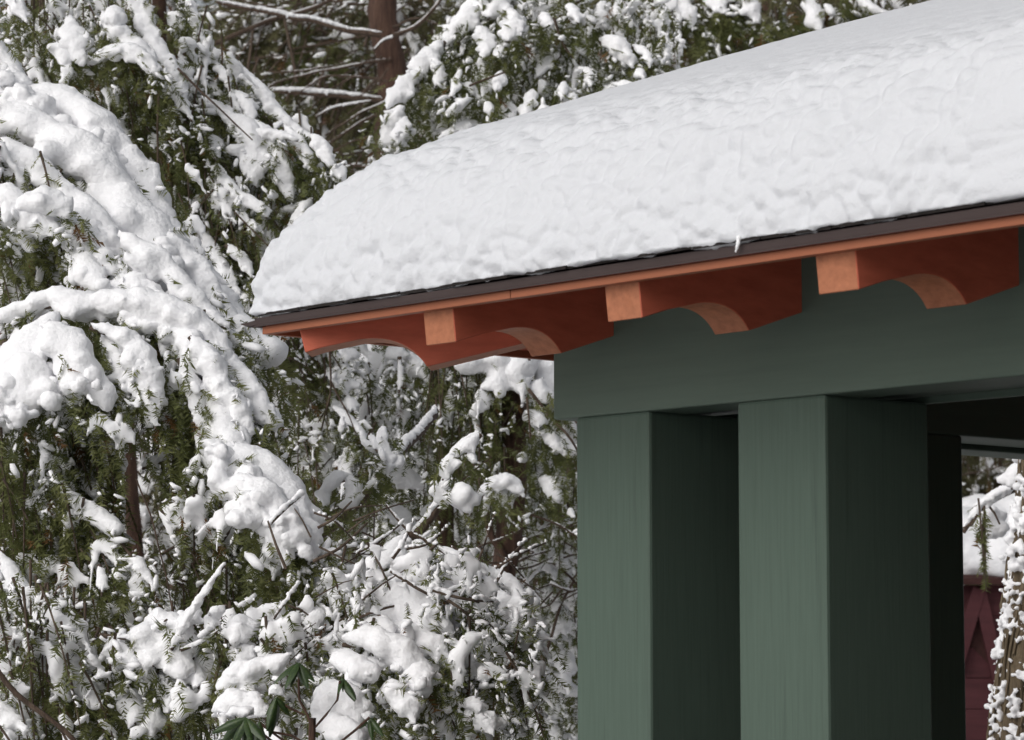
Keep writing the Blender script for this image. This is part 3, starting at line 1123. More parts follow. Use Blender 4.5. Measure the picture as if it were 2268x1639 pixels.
# --- big snow-laden hemlock at the left
A = tree('hemlock_tree', 'hemlock at the left edge bowed under broad cascading bands of thick snow', -420, 7.9)
off_trunk(A, 4.2, 0.11, 0.04)
for path, z0, z1, wpx, kw in [
    ([(-60, 60), (10, 140), (60, 215), (150, 250), (230, 300), (290, 395), (335, 470), (400, 575), (460, 650), (520, 730)], 7.7, 7.3, 62, dict(drip=.35)),
    ([(-60, 190), (40, 270), (130, 320), (215, 385), (275, 470), (330, 560), (390, 640), (450, 700)], 7.5, 7.2, 68, dict(drip=.35)),
    ([(-50, 320), (40, 350), (120, 410), (185, 470), (235, 545), (300, 610)], 7.35, 7.15, 58, dict(drip=.5)),
    ([(150, 490), (185, 560), (190, 610), (230, 650)], 7.15, 7.0, 62, dict(drip=.5)),
    ([(-50, 480), (30, 500), (90, 490), (120, 520)], 7.15, 7.05, 40, dict(drip=.6)),
    ([(60, 470), (110, 450), (150, 480)], 7.1, 7.05, 40, dict(drip=.5)),
    ([(-40, 420), (20, 440), (40, 470)], 7.1, 7.05, 30, dict(drip=.5)),
    ([(270, 520), (340, 590), (400, 640), (450, 690), (500, 720)], 7.1, 7.0, 55, dict(drip=.4)),
    ([(300, 500), (370, 560), (430, 610), (480, 670), (530, 740)], 7.3, 7.2, 45, dict(drip=.3)),
    ([(395, 545), (440, 600), (485, 655), (520, 710), (560, 770)], 7.45, 7.35, 36, dict(drip=.4)),
    ([(500, 755), (530, 770), (560, 800)], 7.25, 7.2, 85, dict(drip=.8, hang=.8)),
    ([(-40, 720), (60, 685), (130, 668), (200, 690), (270, 672), (340, 690), (410, 715), (455, 750), (485, 810), (510, 870), (550, 930), (600, 1000)], 6.9, 6.8, 50, dict(drip=.3)),
    ([(130, 700), (80, 760), (40, 820), (0, 890), (-50, 950)], 6.75, 6.7, 64, dict(drip=.3)),
    ([(110, 720), (150, 780), (190, 840), (240, 900)], 6.72, 6.65, 62, dict(drip=.4)),
    ([(60, 800), (60, 860), (30, 920)], 6.7, 6.66, 62, dict(drip=.5)),
    ([(200, 720), (270, 750), (315, 810), (330, 880), (345, 945)], 6.75, 6.66, 44, dict(drip=.35)),
    ([(230, 740), (260, 800), (270, 850)], 6.78, 6.7, 34, dict(drip=.6)),
    ([(420, 740), (460, 800), (480, 850), (520, 900), (560, 960)], 6.75, 6.7, 44, dict(drip=.4)),
    ([(405, 850), (430, 910), (440, 960)], 6.8, 6.75, 24, dict(drip=.7)),
    ([(470, 760), (525, 830), (570, 890), (605, 950)], 6.85, 6.75, 40, dict(drip=.5)),
    ([(330, 690), (380, 740), (420, 800), (440, 860)], 6.9, 6.8, 42, dict(drip=.5)),
    ([(240, 600), (300, 650), (370, 700), (430, 760)], 7.1, 6.95, 46, dict(drip=.4)),
    ([(480, 690), (540, 740), (580, 800)], 7.3, 7.2, 42, dict(drip=.5)),
    ([(600, 1080), (650, 1130), (680, 1190), (690, 1240)], 6.6, 6.5, 40, dict(drip=.6)),
    ([(450, 830), (480, 900), (505, 960), (545, 1015)], 6.78, 6.65, 52, dict(drip=.5)),
    ([(395, 790), (430, 870), (450, 940), (490, 1000)], 6.76, 6.66, 40, dict(drip=.5)),
    ([(430, 960), (490, 1020), (560, 1060), (620, 1110), (660, 1170), (672, 1230)], 6.7, 6.55, 66, dict(drip=.6)),
    ([(480, 1040), (540, 1100), (590, 1160), (600, 1220), (610, 1270)], 6.6, 6.5, 60, dict(drip=.6)),
    ([(520, 1060), (590, 1110), (630, 1180), (640, 1240)], 6.5, 6.45, 55, dict(drip=.6)),
]:
    bough(A, path, z0, z1, wpx * 1.3, **kw)
snow_mass(A, [(-60, 90), (20, 150), (100, 235), (200, 285), (240, 330), (300, 410), (345, 490), (420, 590), (500, 700), (440, 690), (360, 640), (290, 590), (230, 520), (150, 450), (60, 380), (-60, 320)], 7.65, 7.2, 330, 26)
snow_mass(A, [(150, 480), (260, 520), (360, 610), (420, 680), (300, 660), (200, 640), (150, 560)], 7.2, 7.0, 90, 24)
snow_mass(A, [(430, 970), (500, 1000), (600, 1070), (665, 1140), (690, 1220), (640, 1240), (560, 1200), (500, 1110)], 6.6, 6.45, 120, 24)
snow_mass(A, [(70, 740), (110, 720), (180, 790), (240, 880), (150, 880), (60, 930), (-40, 960), (-40, 880)], 6.72, 6.62, 130, 22)
snow_mass(A, [(230, 700), (330, 700), (440, 740), (490, 830), (450, 840), (400, 780), (300, 730)], 6.88, 6.75, 70, 22)
# green hanging between and below the bands
curtain(A, [(-20, 360), (120, 400), (160, 640), (60, 700), (-20, 700)], 7.2, 7.5, 110, .18, (.2, -.1, -.8), fleck=.5, clumps=10, clump_px=18)
curtain(A, [(-20, 900), (230, 900), (250, 1000), (235, 1130), (-20, 1040)], 6.8, 7.2, 150, .18, (.15, -.1, -.9), fleck=.45, clumps=10, clump_px=16)
curtain(A, [(400, 820), (520, 960), (480, 1050), (400, 1050), (370, 900)], 6.85, 7.1, 90, .18, (.25, -.1, -.9), fleck=.5, clumps=6, clump_px=14)
curtain(A, [(440, 1080), (560, 1180), (600, 1300), (460, 1330), (420, 1180)], 6.6, 6.9, 90, .16, (.2, -.1, -.9), fleck=.55, clumps=6, clump_px=16)
curtain(A, [(200, 690), (450, 740), (470, 830), (330, 880), (200, 800)], 6.95, 7.2, 80, .15, (.2, -.1, -.9), fleck=.3)

# --- second hemlock behind it, top left
B = tree('hemlock_tree', 'hemlock at the top left with snow lying on its long slanting right edge', 40, 9.6)
off_trunk(B, 4.6, 0.12, 0.04)
for path, z0, z1, wpx, kw in [
    ([(405, -60), (425, 20), (450, 100), (495, 135), (540, 170), (575, 200), (610, 250), (655, 290), (705, 315), (728, 345), (738, 385)], 9.2, 8.9, 30, dict(drip=.35)),
    ([(450, 120), (490, 160), (510, 200)], 9.1, 9.0, 20, dict(drip=.6)),
    ([(500, 255), (545, 280), (560, 340), (565, 410)], 8.9, 8.8, 44, dict(drip=.5)),
    ([(560, 270), (600, 320), (625, 380), (640, 440)], 8.9, 8.8, 50, dict(drip=.5)),
    ([(630, 280), (670, 330), (690, 380)], 8.9, 8.8, 30, dict(drip=.6)),
    ([(690, 300), (715, 330), (735, 370)], 8.8, 8.75, 26, dict(drip=.6)),
    ([(560, 290), (610, 300), (660, 310)], 8.85, 8.8, 26, dict(drip=.6)),
    ([(280, -60), (320, 40), (340, 100), (370, 160), (400, 220), (425, 265)], 8.9, 8.7, 40, dict(drip=.4)),
    ([(225, 30), (265, 80), (310, 115), (350, 150)], 8.8, 8.7, 40, dict(drip=.6)),
    ([(200, 140), (240, 120), (300, 120), (355, 170)], 8.75, 8.65, 34, dict(drip=.6)),
    ([(250, 30), (260, 60)], 8.8, 8.75, 44, dict(drip=.3)),
    ([(150, 40), (165, 90), (175, 140)], 8.8, 8.7, 44, dict(drip=.7)),
    ([(110, 100), (135, 120), (150, 160)], 8.75, 8.7, 28, dict(drip=.7)),
    ([(430, 220), (480, 240), (520, 275), (535, 330)], 8.95, 8.85, 26, dict(drip=.6)),
    ([(510, 200), (545, 230), (560, 270)], 9.0, 8.9, 26, dict(drip=.6)),
    ([(470, 370), (500, 400), (530, 435), (575, 460), (590, 480)], 8.8, 8.7, 30, dict(drip=.5)),
    ([(470, 300), (480, 350)], 8.9, 8.8, 22, dict(drip=.6)),
    ([(440, 500), (470, 560), (500, 610), (530, 650)], 8.8, 8.7, 30, dict(drip=.5)),
    ([(500, 540), (540, 580), (560, 620)], 8.75, 8.7, 24, dict(drip=.5)),
    ([(610, 470), (650, 465), (690, 450)], 8.85, 8.8, 24, dict(drip=.4)),
    ([(20, -30), (40, 10), (60, 50)], 8.9, 8.8, 26, dict(drip=.6)),
    ([(690, 440), (660, 480), (640, 520)], 8.8, 8.75, 22, dict(drip=.5)),
]:
    bough(B, path, z0, z1, wpx, fleck=.35, **kw)
curtain(B, [(-20, -20), (300, -20), (350, 200), (240, 260), (60, 200), (-20, 80)], 8.9, 9.5, 170, .18, (.1, -.1, -.8), fleck=.38, clumps=14, clump_px=18)
curtain(B, [(160, 160), (420, 180), (480, 330), (440, 600), (380, 560), (250, 320)], 8.75, 9.4, 260, .2, (.25, -.1, -.85), fleck=.22)
curtain(B, [(400, 20), (640, 290), (740, 400), (600, 560), (540, 700), (450, 620), (400, 300)], 8.9, 9.4, 260, .19, (.4, -.1, -.8), fleck=.38, clumps=34, clump_px=16)
curtain(B, [(480, 430), (640, 480), (590, 640), (540, 700), (480, 660), (420, 560)], 8.75, 9.0, 110, .17, (.4, -.1, -.8), fleck=.3)
twig(B, [(352, 200), (350, 300), (345, 420), (340, 480)], 8.7, (6, 3))
twig(B, [(400, 300), (412, 360), (418, 470)], 8.7, (4, 2))
twig(B, [(395, 150), (440, 200), (510, 260), (560, 310)], 8.65, (6, 3), 5)
twig(B, [(520, 470), (570, 520), (610, 560)], 8.65, (4, 3))

# --- brown trunked pine with bare snow-topped limbs
Cc = tree('pine_tree', 'pine with a reddish brown trunk and near-bare limbs above the roof corner', 862, 15.5)
trunk(Cc, [(858, -120), (848, 0), (850, 60), (868, 150), (866, 260), (862, 420), (860, 800), (860, 1560)], 15.5, (62, 84), 'red_bark')
for path, px, sn in [
    ([(845, 78), (760, 65), (700, 48), (650, 42), (600, 30), (480, 5)], (14, 7), 17),
    ([(845, 222), (740, 212), (660, 207), (600, 204), (560, 220)], (14, 9), 20),
    ([(850, 70), (760, 90), (640, 110)], (6, 3), 0),
    ([(470, 100), (540, 70), (600, 45), (700, 15), (760, -20)], (12, 8), 5),
    ([(865, 130), (780, 145), (700, 160), (620, 180), (590, 200)], (7, 3), 6),
    ([(865, 110), (800, 160), (730, 200), (680, 250)], (6, 3), 3),
    ([(860, 180), (790, 170), (720, 170), (650, 215)], (6, 3), 4),
    ([(960, 120), (880, 210), (800, 250), (720, 300)], (7, 4), 5),
    ([(860, 240), (800, 270), (740, 310), (700, 350)], (8, 4), 4),
    ([(850, 300), (790, 310), (720, 345)], (5, 3), 3),
    ([(860, 150), (830, 190), (780, 225)], (5, 2), 3),
    ([(700, 260), (740, 240), (820, 225)], (5, 3), 10),
    ([(870, 80), (920, 60), (960, 20), (990, -20)], (10, 6), 8),
    ([(870, 60), (930, 40), (1000, 70)], (6, 3), 4),
    ([(830, 110), (850, 90), (900, 75)], (5, 3), 14),
    ([(560, 130), (640, 120), (720, 112)], (4, 2), 3),
    ([(600, 160), (680, 155), (770, 140)], (5, 2), 4),
    ([(740, 330), (770, 370), (790, 420)], (5, 3), 2),
    ([(800, 340), (780, 380), (760, 420)], (5, 3), 0),
]:
    twig(Cc, path, 15.35 + random.uniform(-.3, .1), px, sn)
curtain(Cc, [(440, -20), (860, -20), (850, 60), (700, 60), (600, 150), (480, 120)], 16.0, 17.2, 110, .4, (-.5, -.1, -.35), fleck=.18, size=.1, gap=.06, mat='far_needles', far=True, clumps=5, clump_px=14)
curtain(Cc, [(600, 60), (850, 80), (840, 130), (640, 150)], 15.9, 16.6, 45, .35, (-.6, -.1, -.3), fleck=.3, size=.09, gap=.055, far=True)
curtain(Cc, [(880, -20), (1040, -20), (960, 120), (900, 110)], 15.8, 16.6, 40, .35, (.4, -.1, -.4), fleck=.25, size=.09, gap=.055, far=True, mat='far_needles', clumps=4, clump_px=12)
curtain(Cc, [(620, 210), (860, 225), (850, 330), (720, 260), (660, 260)], 15.9, 16.8, 40, .35, (-.6, -.1, -.3), fleck=.12, size=.09, gap=.055, far=True, mat='far_needles')

lst = []
C, Q = [], []
for i in range(150):
    X0, Y0 = random.uniform(470, 1000), random.uniform(-20, 400)
    a = random.choice((random.gauss(-.45, .25), random.gauss(.1, .2), random.gauss(-1.2, .3)))
    ln = random.uniform(50, 190)
    z = random.uniform(15.7, 17.2)
    pts = resample(np.array([at(X0, Y0, z), at(X0 + ln * .5 * math.cos(a), Y0 + ln * .5 * math.sin(a) + random.uniform(-10, 10), z), at(X0 + ln * math.cos(a), Y0 + ln * math.sin(a), z)]), .06)
    r = random.uniform(.0025, .008)
    lst.append(tube_arr(pts, np.linspace(r * 1.5, r, len(pts)), 5))
    if random.random() < .5 and abs(a) < 1:
        for p in pts[::1]:
            if random.random() < .8:
                C.append(p + UP * r * 1.3 + rng.normal(0, .003, 3))
                Q.append(r * random.uniform(.9, 1.7))
v, f = tubes_arr(lst)
bt = link('branchlets', mesh_np('branchlets', v - base(Cc), f, M['twig'], True), Cc, 'stuff')
C, Q = np.array(C), np.array(Q)
V, F = place(ICO1, C, np.tile((1., 0, .1), (len(C), 1)), np.tile((0, 0, 1.), (len(C), 1)), Q * 4.5, Q, Q * .8)
link('snow_flecks', mesh_np('snow_flecks', V - base(Cc), F, M['fleck_snow'], True), bt, 'stuff')

# --- snow-clumped hemlock behind the roof, top centre
D = tree('hemlock_tree', 'hemlock with round snow clumps down its left side rising behind the roof snow', 1260, 11.2)
off_trunk(D, 5.0, 0.10, 0.04)
for path, z0, z1, wpx, kw in [
    ([(1130, -40), (1110, 10), (1080, 40)], 10.6, 10.4, 38, dict(drip=.5)),
    ([(1060, 20), (1030, 50), (1005, 75), (985, 95)], 10.5, 10.4, 34, dict(drip=.4)),
    ([(985, 90), (960, 120), (935, 140), (920, 165)], 10.4, 10.3, 38, dict(drip=.5)),
    ([(930, 160), (905, 180), (885, 210), (860, 232)], 10.3, 10.2, 36, dict(drip=.5)),
    ([(890, 240), (870, 270), (858, 300), (855, 335)], 10.2, 10.15, 32, dict(drip=.6)),
    ([(900, 260), (890, 290), (880, 320)], 10.1, 10.05, 28, dict(drip=.6)),
    ([(960, 130), (975, 165), (965, 190)], 10.3, 10.25, 26, dict(drip=.6)),
    ([(1060, 60), (1075, 100), (1070, 130)], 10.3, 10.2, 30, dict(drip=.7)),
    ([(1080, 120), (1075, 165), (1070, 200)], 10.3, 10.2, 30, dict(drip=.7)),
    ([(1130, 20), (1140, 60), (1120, 90)], 10.3, 10.2, 28, dict(drip=.7)),
    ([(1020, 150), (1010, 190), (1000, 215)], 10.2, 10.1, 20, dict(drip=.6)),
    ([(1060, 275), (1030, 285), (1000, 300), (975, 305)], 10.2, 10.1, 30, dict(drip=.3)),
    ([(1120, 220), (1130, 260), (1120, 290)], 10.2, 10.1, 26, dict(drip=.7)),
    ([(1180, 200), (1170, 240), (1160, 265)], 10.2, 10.1, 34, dict(drip=.6)),
    ([(1110, 160), (1100, 200)], 10.2, 10.1, 24, dict(drip=.6)),
    ([(1240, 120), (1210, 140), (1190, 170)], 10.4, 10.3, 24, dict(drip=.6)),
    ([(1330, 90), (1360, 100), (1390, 130), (1400, 150)], 10.4, 10.3, 34, dict(drip=.6)),
    ([(1400, 100), (1430, 120), (1440, 150)], 10.4, 10.3, 26, dict(drip=.6)),
    ([(1330, 215), (1370, 195), (1410, 190)], 10.3, 10.2, 26, dict(drip=.4)),
    ([(1250, 180), (1245, 220)], 10.2, 10.1, 22, dict(drip=.6)),
    ([(1300, 150), (1310, 190)], 10.3, 10.2, 18, dict(drip=.6)),
    ([(1200, 30), (1220, 60)], 10.4, 10.3, 20, dict(drip=.6)),
    ([(1260, 10), (1280, 50)], 10.4, 10.3, 22, dict(drip=.6)),
]:
    bough(D, path, z0, z1, wpx, size=.055, fleck=.4, **kw)
curtain(D, [(1060, -20), (1500, -20), (1500, 230), (1100, 330), (850, 350), (870, 220), (960, 120)], 10.4, 11.3, 420, .2, (-.1, -.1, -.9), size=.055, fleck=.55, clumps=70, clump_px=14)
twig(D, [(1225, 40), (1250, 100), (1270, 130)], 10.3, (7, 4))
twig(D, [(1360, 85), (1420, 130), (1460, 190)], 10.4, (7, 4), 4)
twig(D, [(1040, 190), (1080, 175), (1120, 160)], 10.1, (6, 4))

# --- upper right, just above the roof line
E = tree('pine_tree', 'thin-limbed evergreen showing just over the roof ridge at the upper right', 1640, 14.5)
off_trunk(E, 6.5, 0.13, 0.06)
for path, px, sn in [([(1500, 100), (1600, 90), (1700, 110), (1760, 130)], (7, 3), 5), ([(1740, 0), (1780, 40), (1820, 80)], (18, 14), 10),
                     ([(1560, 140), (1640, 150), (1700, 160)], (5, 3), 4), ([(1480, 60), (1560, 120), (1640, 180)], (5, 3), 3),
                     ([(1660, 100), (1720, 60), (1800, 50)], (5, 3), 4), ([(1520, 170), (1600, 130), (1660, 110)], (4, 3), 3)]:
    twig(E, path, 14.2, px, sn)
for path, wpx in [([(1640, -30), (1660, 10), (1680, 50)], 40), ([(1500, -20), (1520, 20), (1530, 60)], 34), ([(1790, 0), (1800, 40), (1815, 70)], 40),
                  ([(1900, -20), (1920, 15), (1960, 30)], 30), ([(1585, -10), (1600, 30)], 26), ([(1560, 60), (1580, 90)], 20)]:
    bough(E, path, 13.7, 13.6, wpx, size=.1, hang=1.0)
curtain(E, [(1440, -20), (2080, -40), (1900, 80), (1500, 240), (1440, 250)], 13.6, 15.0, 240, .32, (.3, -.1, -.6), size=.085, gap=.05, fleck=.25, far=True, mat='far_needles', clumps=18, clump_px=13)

# --- thin reddish trunk in the left middle
G = tree('young_conifer', 'young conifer with a thin bare reddish trunk between the snowy boughs at left', 292, 10.2)
trunk(G, [(275, 700), (282, 930), (287, 1050), (295, 1150), (302, 1280), (305, 1500)], 9.9, (32, 38), 'red_bark')
curtain(G, [(160, 900), (400, 930), (440, 1200), (300, 1300), (180, 1200), (120, 1000)], 10.5, 11.2, 150, .22, (.1, -.1, -.85), fleck=.4, mat='far_needles', size=.055, clumps=16, clump_px=18)

# --- lower left hemlock, sparse snow, hanging chains of needles
K = tree('hemlock_tree', 'green hemlock in the lower left corner with drooping needle chains and a dark slanting stem', -120, 7.2)
off_trunk(K, 2.6, 0.05, 0.02)
for path, z0, z1, wpx, kw in [
    ([(120, 1050), (165, 1110), (225, 1150), (270, 1200), (305, 1250), (345, 1310)], 6.7, 6.55, 34, dict(drip=.7, hang=2, snow=.8)),
    ([(-20, 1210), (25, 1280), (60, 1340), (100, 1400)], 6.6, 6.5, 46, dict(drip=.4, hang=2)),
    ([(60, 1220), (100, 1250), (130, 1310)], 6.75, 6.7, 30, dict(drip=.5, hang=2)),
    ([(80, 1090), (95, 1130), (110, 1155)], 6.8, 6.75, 34, dict(drip=.5, hang=2)),
    ([(180, 1030), (200, 1080), (220, 1100)], 6.9, 6.8, 34, dict(drip=.4, hang=2)),
    ([(20, 1150), (40, 1190)], 6.8, 6.75, 24, dict(drip=.5, hang=2)),
    ([(100, 1410), (120, 1460), (180, 1520), (220, 1570)], 6.4, 6.3, 50, dict(drip=.4, hang=1.2)),
    ([(-20, 1560), (20, 1600), (60, 1620)], 6.3, 6.2, 50, dict(drip=.4, hang=1.2)),
    ([(220, 1250), (226, 1290), (225, 1320)], 6.6, 6.55, 20, dict(drip=.4, hang=2)),
    ([(270, 1300), (290, 1330)], 6.65, 6.6, 26, dict(drip=.4, hang=2)),
    ([(120, 1250), (150, 1290), (150, 1320)], 6.7, 6.6, 18, dict(drip=.4, hang=2)),
    ([(390, 1160), (380, 1200), (390, 1230)], 6.9, 6.85, 26, dict(drip=.5, hang=2)),
    ([(440, 1210), (430, 1240)], 6.9, 6.85, 28, dict(drip=.5, hang=2)),
]:
    bough(K, path, z0, z1, wpx, fleck=.3, **kw)
curtain(K, [(-20, 1020), (150, 1080), (240, 1230), (350, 1390), (330, 1440), (100, 1400), (-20, 1250)], 6.6, 7.1, 280, .2, (.18, -.1, -1), fleck=.32, jit=.22, clumps=50, clump_px=16)
curtain(K, [(-20, 1280), (150, 1380), (260, 1500), (240, 1660), (-20, 1660)], 6.2, 6.8, 150, .18, (.2, -.1, -.9), fleck=.6, clumps=34, clump_px=20)
curtain(K, [(380, 1160), (520, 1220), (540, 1270), (420, 1290)], 6.75, 7.0, 35, .16, (.1, -.1, -1), fleck=.4)
twig(K, [(-30, 1455), (40, 1540), (110, 1590), (150, 1620), (190, 1670)], 6.15, (13, 11))
twig(K, [(130, 1600), (150, 1640), (165, 1670)], 6.15, (6, 5))
twig(K, [(-10, 1600), (30, 1660)], 6.1, (6, 5))
twig(K, [(120, 1360), (180, 1450), (230, 1520)], 6.4, (5, 3))
twig(K, [(300, 1060), (350, 1200), (395, 1420)], 6.5, (4, 3))
twig(K, [(380, 1330), (390, 1450), (380, 1480)], 6.4, (6, 4))

# --- snow-caked shrub in the lower left middle
S1 = tree('snowy_shrub', 'low shrub lower left with a snow-topped stick pointing up right out of it', 360, 6.4, 'shrub')
b = foot(S1)
v, f = tube_arr(resample(np.array([b - UP * .1, at(370, 1560, 6.4), at(385, 1440, 6.3)]), .05), .012, 7)
link('stem', mesh_np('stem', v - b, f, M['bark'], True), S1)
twig(S1, [(380, 1440), (410, 1380), (450, 1320), (485, 1270), (495, 1255)], 6.25, (10, 6), 24)
twig(S1, [(400, 1440), (450, 1420), (480, 1400)], 6.25, (8, 6), 14)
twig(S1, [(470, 1560), (480, 1500), (500, 1430), (505, 1390)], 6.3, (9, 8), 0, 'stem')
for path, wpx in [([(222, 1405), (270, 1412), (330, 1400), (370, 1370)], 18), ([(240, 1420), (265, 1450), (300, 1475)], 48), ([(330, 1380), (370, 1400), (390, 1450), (400, 1500)], 70),
                  ([(300, 1430), (340, 1470)], 50), ([(350, 1480), (380, 1530), (370, 1570)], 56), ([(310, 1550), (340, 1590), (330, 1620)], 50), ([(420, 1470), (440, 1520)], 46),
                  ([(440, 1350), (400, 1390)], 30), ([(500, 1340), (470, 1370), (460, 1400)], 26), ([(540, 1370), (520, 1420)], 40), ([(545, 1440), (530, 1470)], 40), ([(290, 1530), (300, 1600)], 44)]:
    bough(S1, path, 6.35, 6.25, wpx, hang=.9, fol=.7, drip=.5, size=.05)
curtain(S1, [(220, 1420), (430, 1400), (520, 1380), (560, 1500), (430, 1640), (300, 1640)], 6.3, 6.6, 130, .1, (.1, -.1, -.8), size=.04, fleck=.6, clumps=26, clump_px=18)

# --- the tall snow-heaped bush at the bottom centre
H = tree('snowy_bush', 'wide bush at the bottom centre heaped with lumpy snow, left of the green posts', 900, 6.65, 'bush')
b = foot(H)
for dx, tx, ty in ((-0.02, 880, 1380), (0.03, 940, 1330), (-0.06, 800, 1430), (0.08, 1040, 1400)):
    v, f = tube_arr(resample(np.array([b + EX * 0 + np.array((dx, 0, -.1)), at((tx + 900) / 2, 1540, 6.65), at(tx, ty, 6.55)]), .06), .014, 7)
    link('stem', mesh_np('stem', v - b, f, M['bark'], True), H)
for path, z0, wpx, kw in [
    ([(930, 1230), (905, 1280), (860, 1320), (810, 1370), (770, 1400), (710, 1430), (650, 1455), (580, 1480)], 6.45, 36, {}),
    ([(880, 1225), (840, 1250), (800, 1265), (740, 1265)], 6.65, 34, {}),
    ([(860, 1290), (920, 1280), (980, 1310), (1010, 1350)], 6.45, 72, dict(drip=.4)),
    ([(830, 1330), (900, 1340), (950, 1370), (1000, 1400)], 6.35, 76, dict(drip=.4)),
    ([(800, 1400), (840, 1390), (870, 1400)], 6.30, 46, {}),
    ([(760, 1420), (820, 1425), (880, 1450), (940, 1490)], 6.25, 78, dict(drip=.4)),
    ([(870, 1400), (930, 1420), (980, 1440)], 6.30, 56, {}),
    ([(740, 1450), (790, 1480), (830, 1500)], 6.20, 56, {}),
    ([(900, 1480), (935, 1510), (930, 1540)], 6.20, 52, {}),
    ([(970, 1210), (1020, 1240), (1060, 1262), (1120, 1285), (1145, 1315), (1155, 1360), (1165, 1400)], 6.55, 36, {}),
    ([(1050, 1270), (1070, 1310), (1050, 1350)], 6.50, 46, {}),
    ([(1100, 1310), (1130, 1370), (1165, 1430)], 6.45, 42, {}),
    ([(1090, 1400), (1070, 1430), (1060, 1450)], 6.40, 46, {}),
    ([(1080, 1430), (1110, 1460), (1125, 1500)], 6.35, 44, {}),
    ([(980, 1450), (1030, 1470), (1050, 1500)], 6.35, 50, {}),
    ([(1010, 1490), (1000, 1530), (1015, 1560)], 6.30, 40, {}),
    ([(700, 1290), (735, 1310), (740, 1350)], 6.55, 50, {}),
    ([(660, 1380), (700, 1360), (680, 1400)], 6.45, 36, {}),
    ([(600, 1500), (560, 1530), (500, 1550)], 6.15, 46, {}),
    ([(720, 1530), (760, 1560), (790, 1600)], 6.15, 66, {}),
    ([(840, 1550), (880, 1540), (910, 1570), (915, 1600)], 6.15, 46, {}),
    ([(700, 1600), (750, 1620), (800, 1640)], 6.05, 60, {}),
    ([(1020, 1600), (1060, 1590), (1090, 1620)], 6.25, 46, {}),
    ([(1040, 1555), (1060, 1570)], 6.25, 34, {}),
    ([(490, 1540), (540, 1500), (600, 1480), (640, 1450)], 6.05, 56, {}),
    ([(480, 1590), (520, 1560), (560, 1560), (590, 1590)], 5.95, 60, {}),
    ([(900, 1190), (870, 1230), (850, 1260)], 6.60, 40, {}),
]:
    bough(H, path, z0, z0 - .08, wpx, hang=.9, fol=.8, size=.04, **({'drip': .6} | kw))
snow_mass(H, [(840, 1280), (960, 1250), (1010, 1310), (1030, 1400), (960, 1440), (860, 1400), (800, 1360)], 6.50, 6.25, 60, 18, bump=.5)
snow_mass(H, [(740, 1420), (880, 1410), (970, 1480), (940, 1540), (830, 1510), (740, 1470)], 6.30, 6.15, 50, 17, bump=.5)
snow_mass(H, [(1040, 1420), (1110, 1410), (1140, 1500), (1090, 1520), (1030, 1490)], 6.35, 6.20, 45, 17, bump=.5)
curtain(H, [(560, 1380), (860, 1230), (1000, 1230), (1180, 1330), (1200, 1560), (1100, 1660), (600, 1660)], 6.20, 6.75, 430, .13, (.15, -.1, -.75), size=.04, fleck=.85, clumps=150, clump_px=17)
curtain(H, [(560, 1340), (720, 1300), (780, 1400), (640, 1440)], 6.55, 6.85, 60, .13, (-.3, -.1, -.5), size=.04, fleck=.6, clumps=14, clump_px=12)
for path in ([(600, 1470), (660, 1410), (700, 1380)], [(620, 1490), (690, 1420)], [(700, 1320), (760, 1290), (830, 1275)], [(560, 1470), (620, 1430), (640, 1400)], [(640, 1430), (720, 1400)]):
    twig(H, path, 6.25, (3, 2), 3)

def twig_web(tree_, x0, x1, y0, y1, z0, z1, n, spread, snow_k=2.3):
    lst, C, Q = [], [], []
    for i in range(n):
        X0, Y0 = random.uniform(x0, x1), random.uniform(y0, y1)
        a = random.choice(spread) + random.gauss(0, .22)
        ln = random.uniform(50, 150)
        z = random.uniform(z0, z1)
        bend = random.uniform(-14, 14)
        pts = resample(np.array([at(X0, Y0, z), at(X0 + ln * .5 * math.cos(a), Y0 + ln * .5 * math.sin(a) + bend, z), at(X0 + ln * math.cos(a), Y0 + ln * math.sin(a), z + .05)]), .012)
        r = random.uniform(.0016, .0034)
        lst.append(tube_arr(pts, np.linspace(r * 1.4, r * .8, len(pts)), 5))
        if random.random() < .85:
            k = random.uniform(.7, 1.3)
            for j, p in enumerate(pts):
                if noise3((p * 14)[None])[0] < .18:
                    rr = r * snow_k * k * random.uniform(.75, 1.2)
                    C.append(p + UP * (rr * .75) + rng.normal(0, .15, 3) * rr)
                    Q.append(rr)
    v, f = tubes_arr(lst)
    o = link('branchlets', mesh_np('branchlets', v - base(tree_), f, M['twig'], True), tree_, 'stuff')
    me, _ = lump_mesh('shoot_snow', np.array(C), np.array(Q), M['fleck_snow'], .0042 if z0 < 8.5 else .0055, .9, 1, .2)
    me.transform(Matrix.Translation(Vector(-base(tree_))))
    link('shoot_snow', me, o, 'stuff')


twig_web(H, 580, 860, 1130, 1430, 6.25, 6.6, 26, (-.5, -.35, -.9, .5, -2.2))
twig_web(H, 860, 1130, 1190, 1340, 6.15, 6.35, 12, (.4, .7, -.3, -1.0))

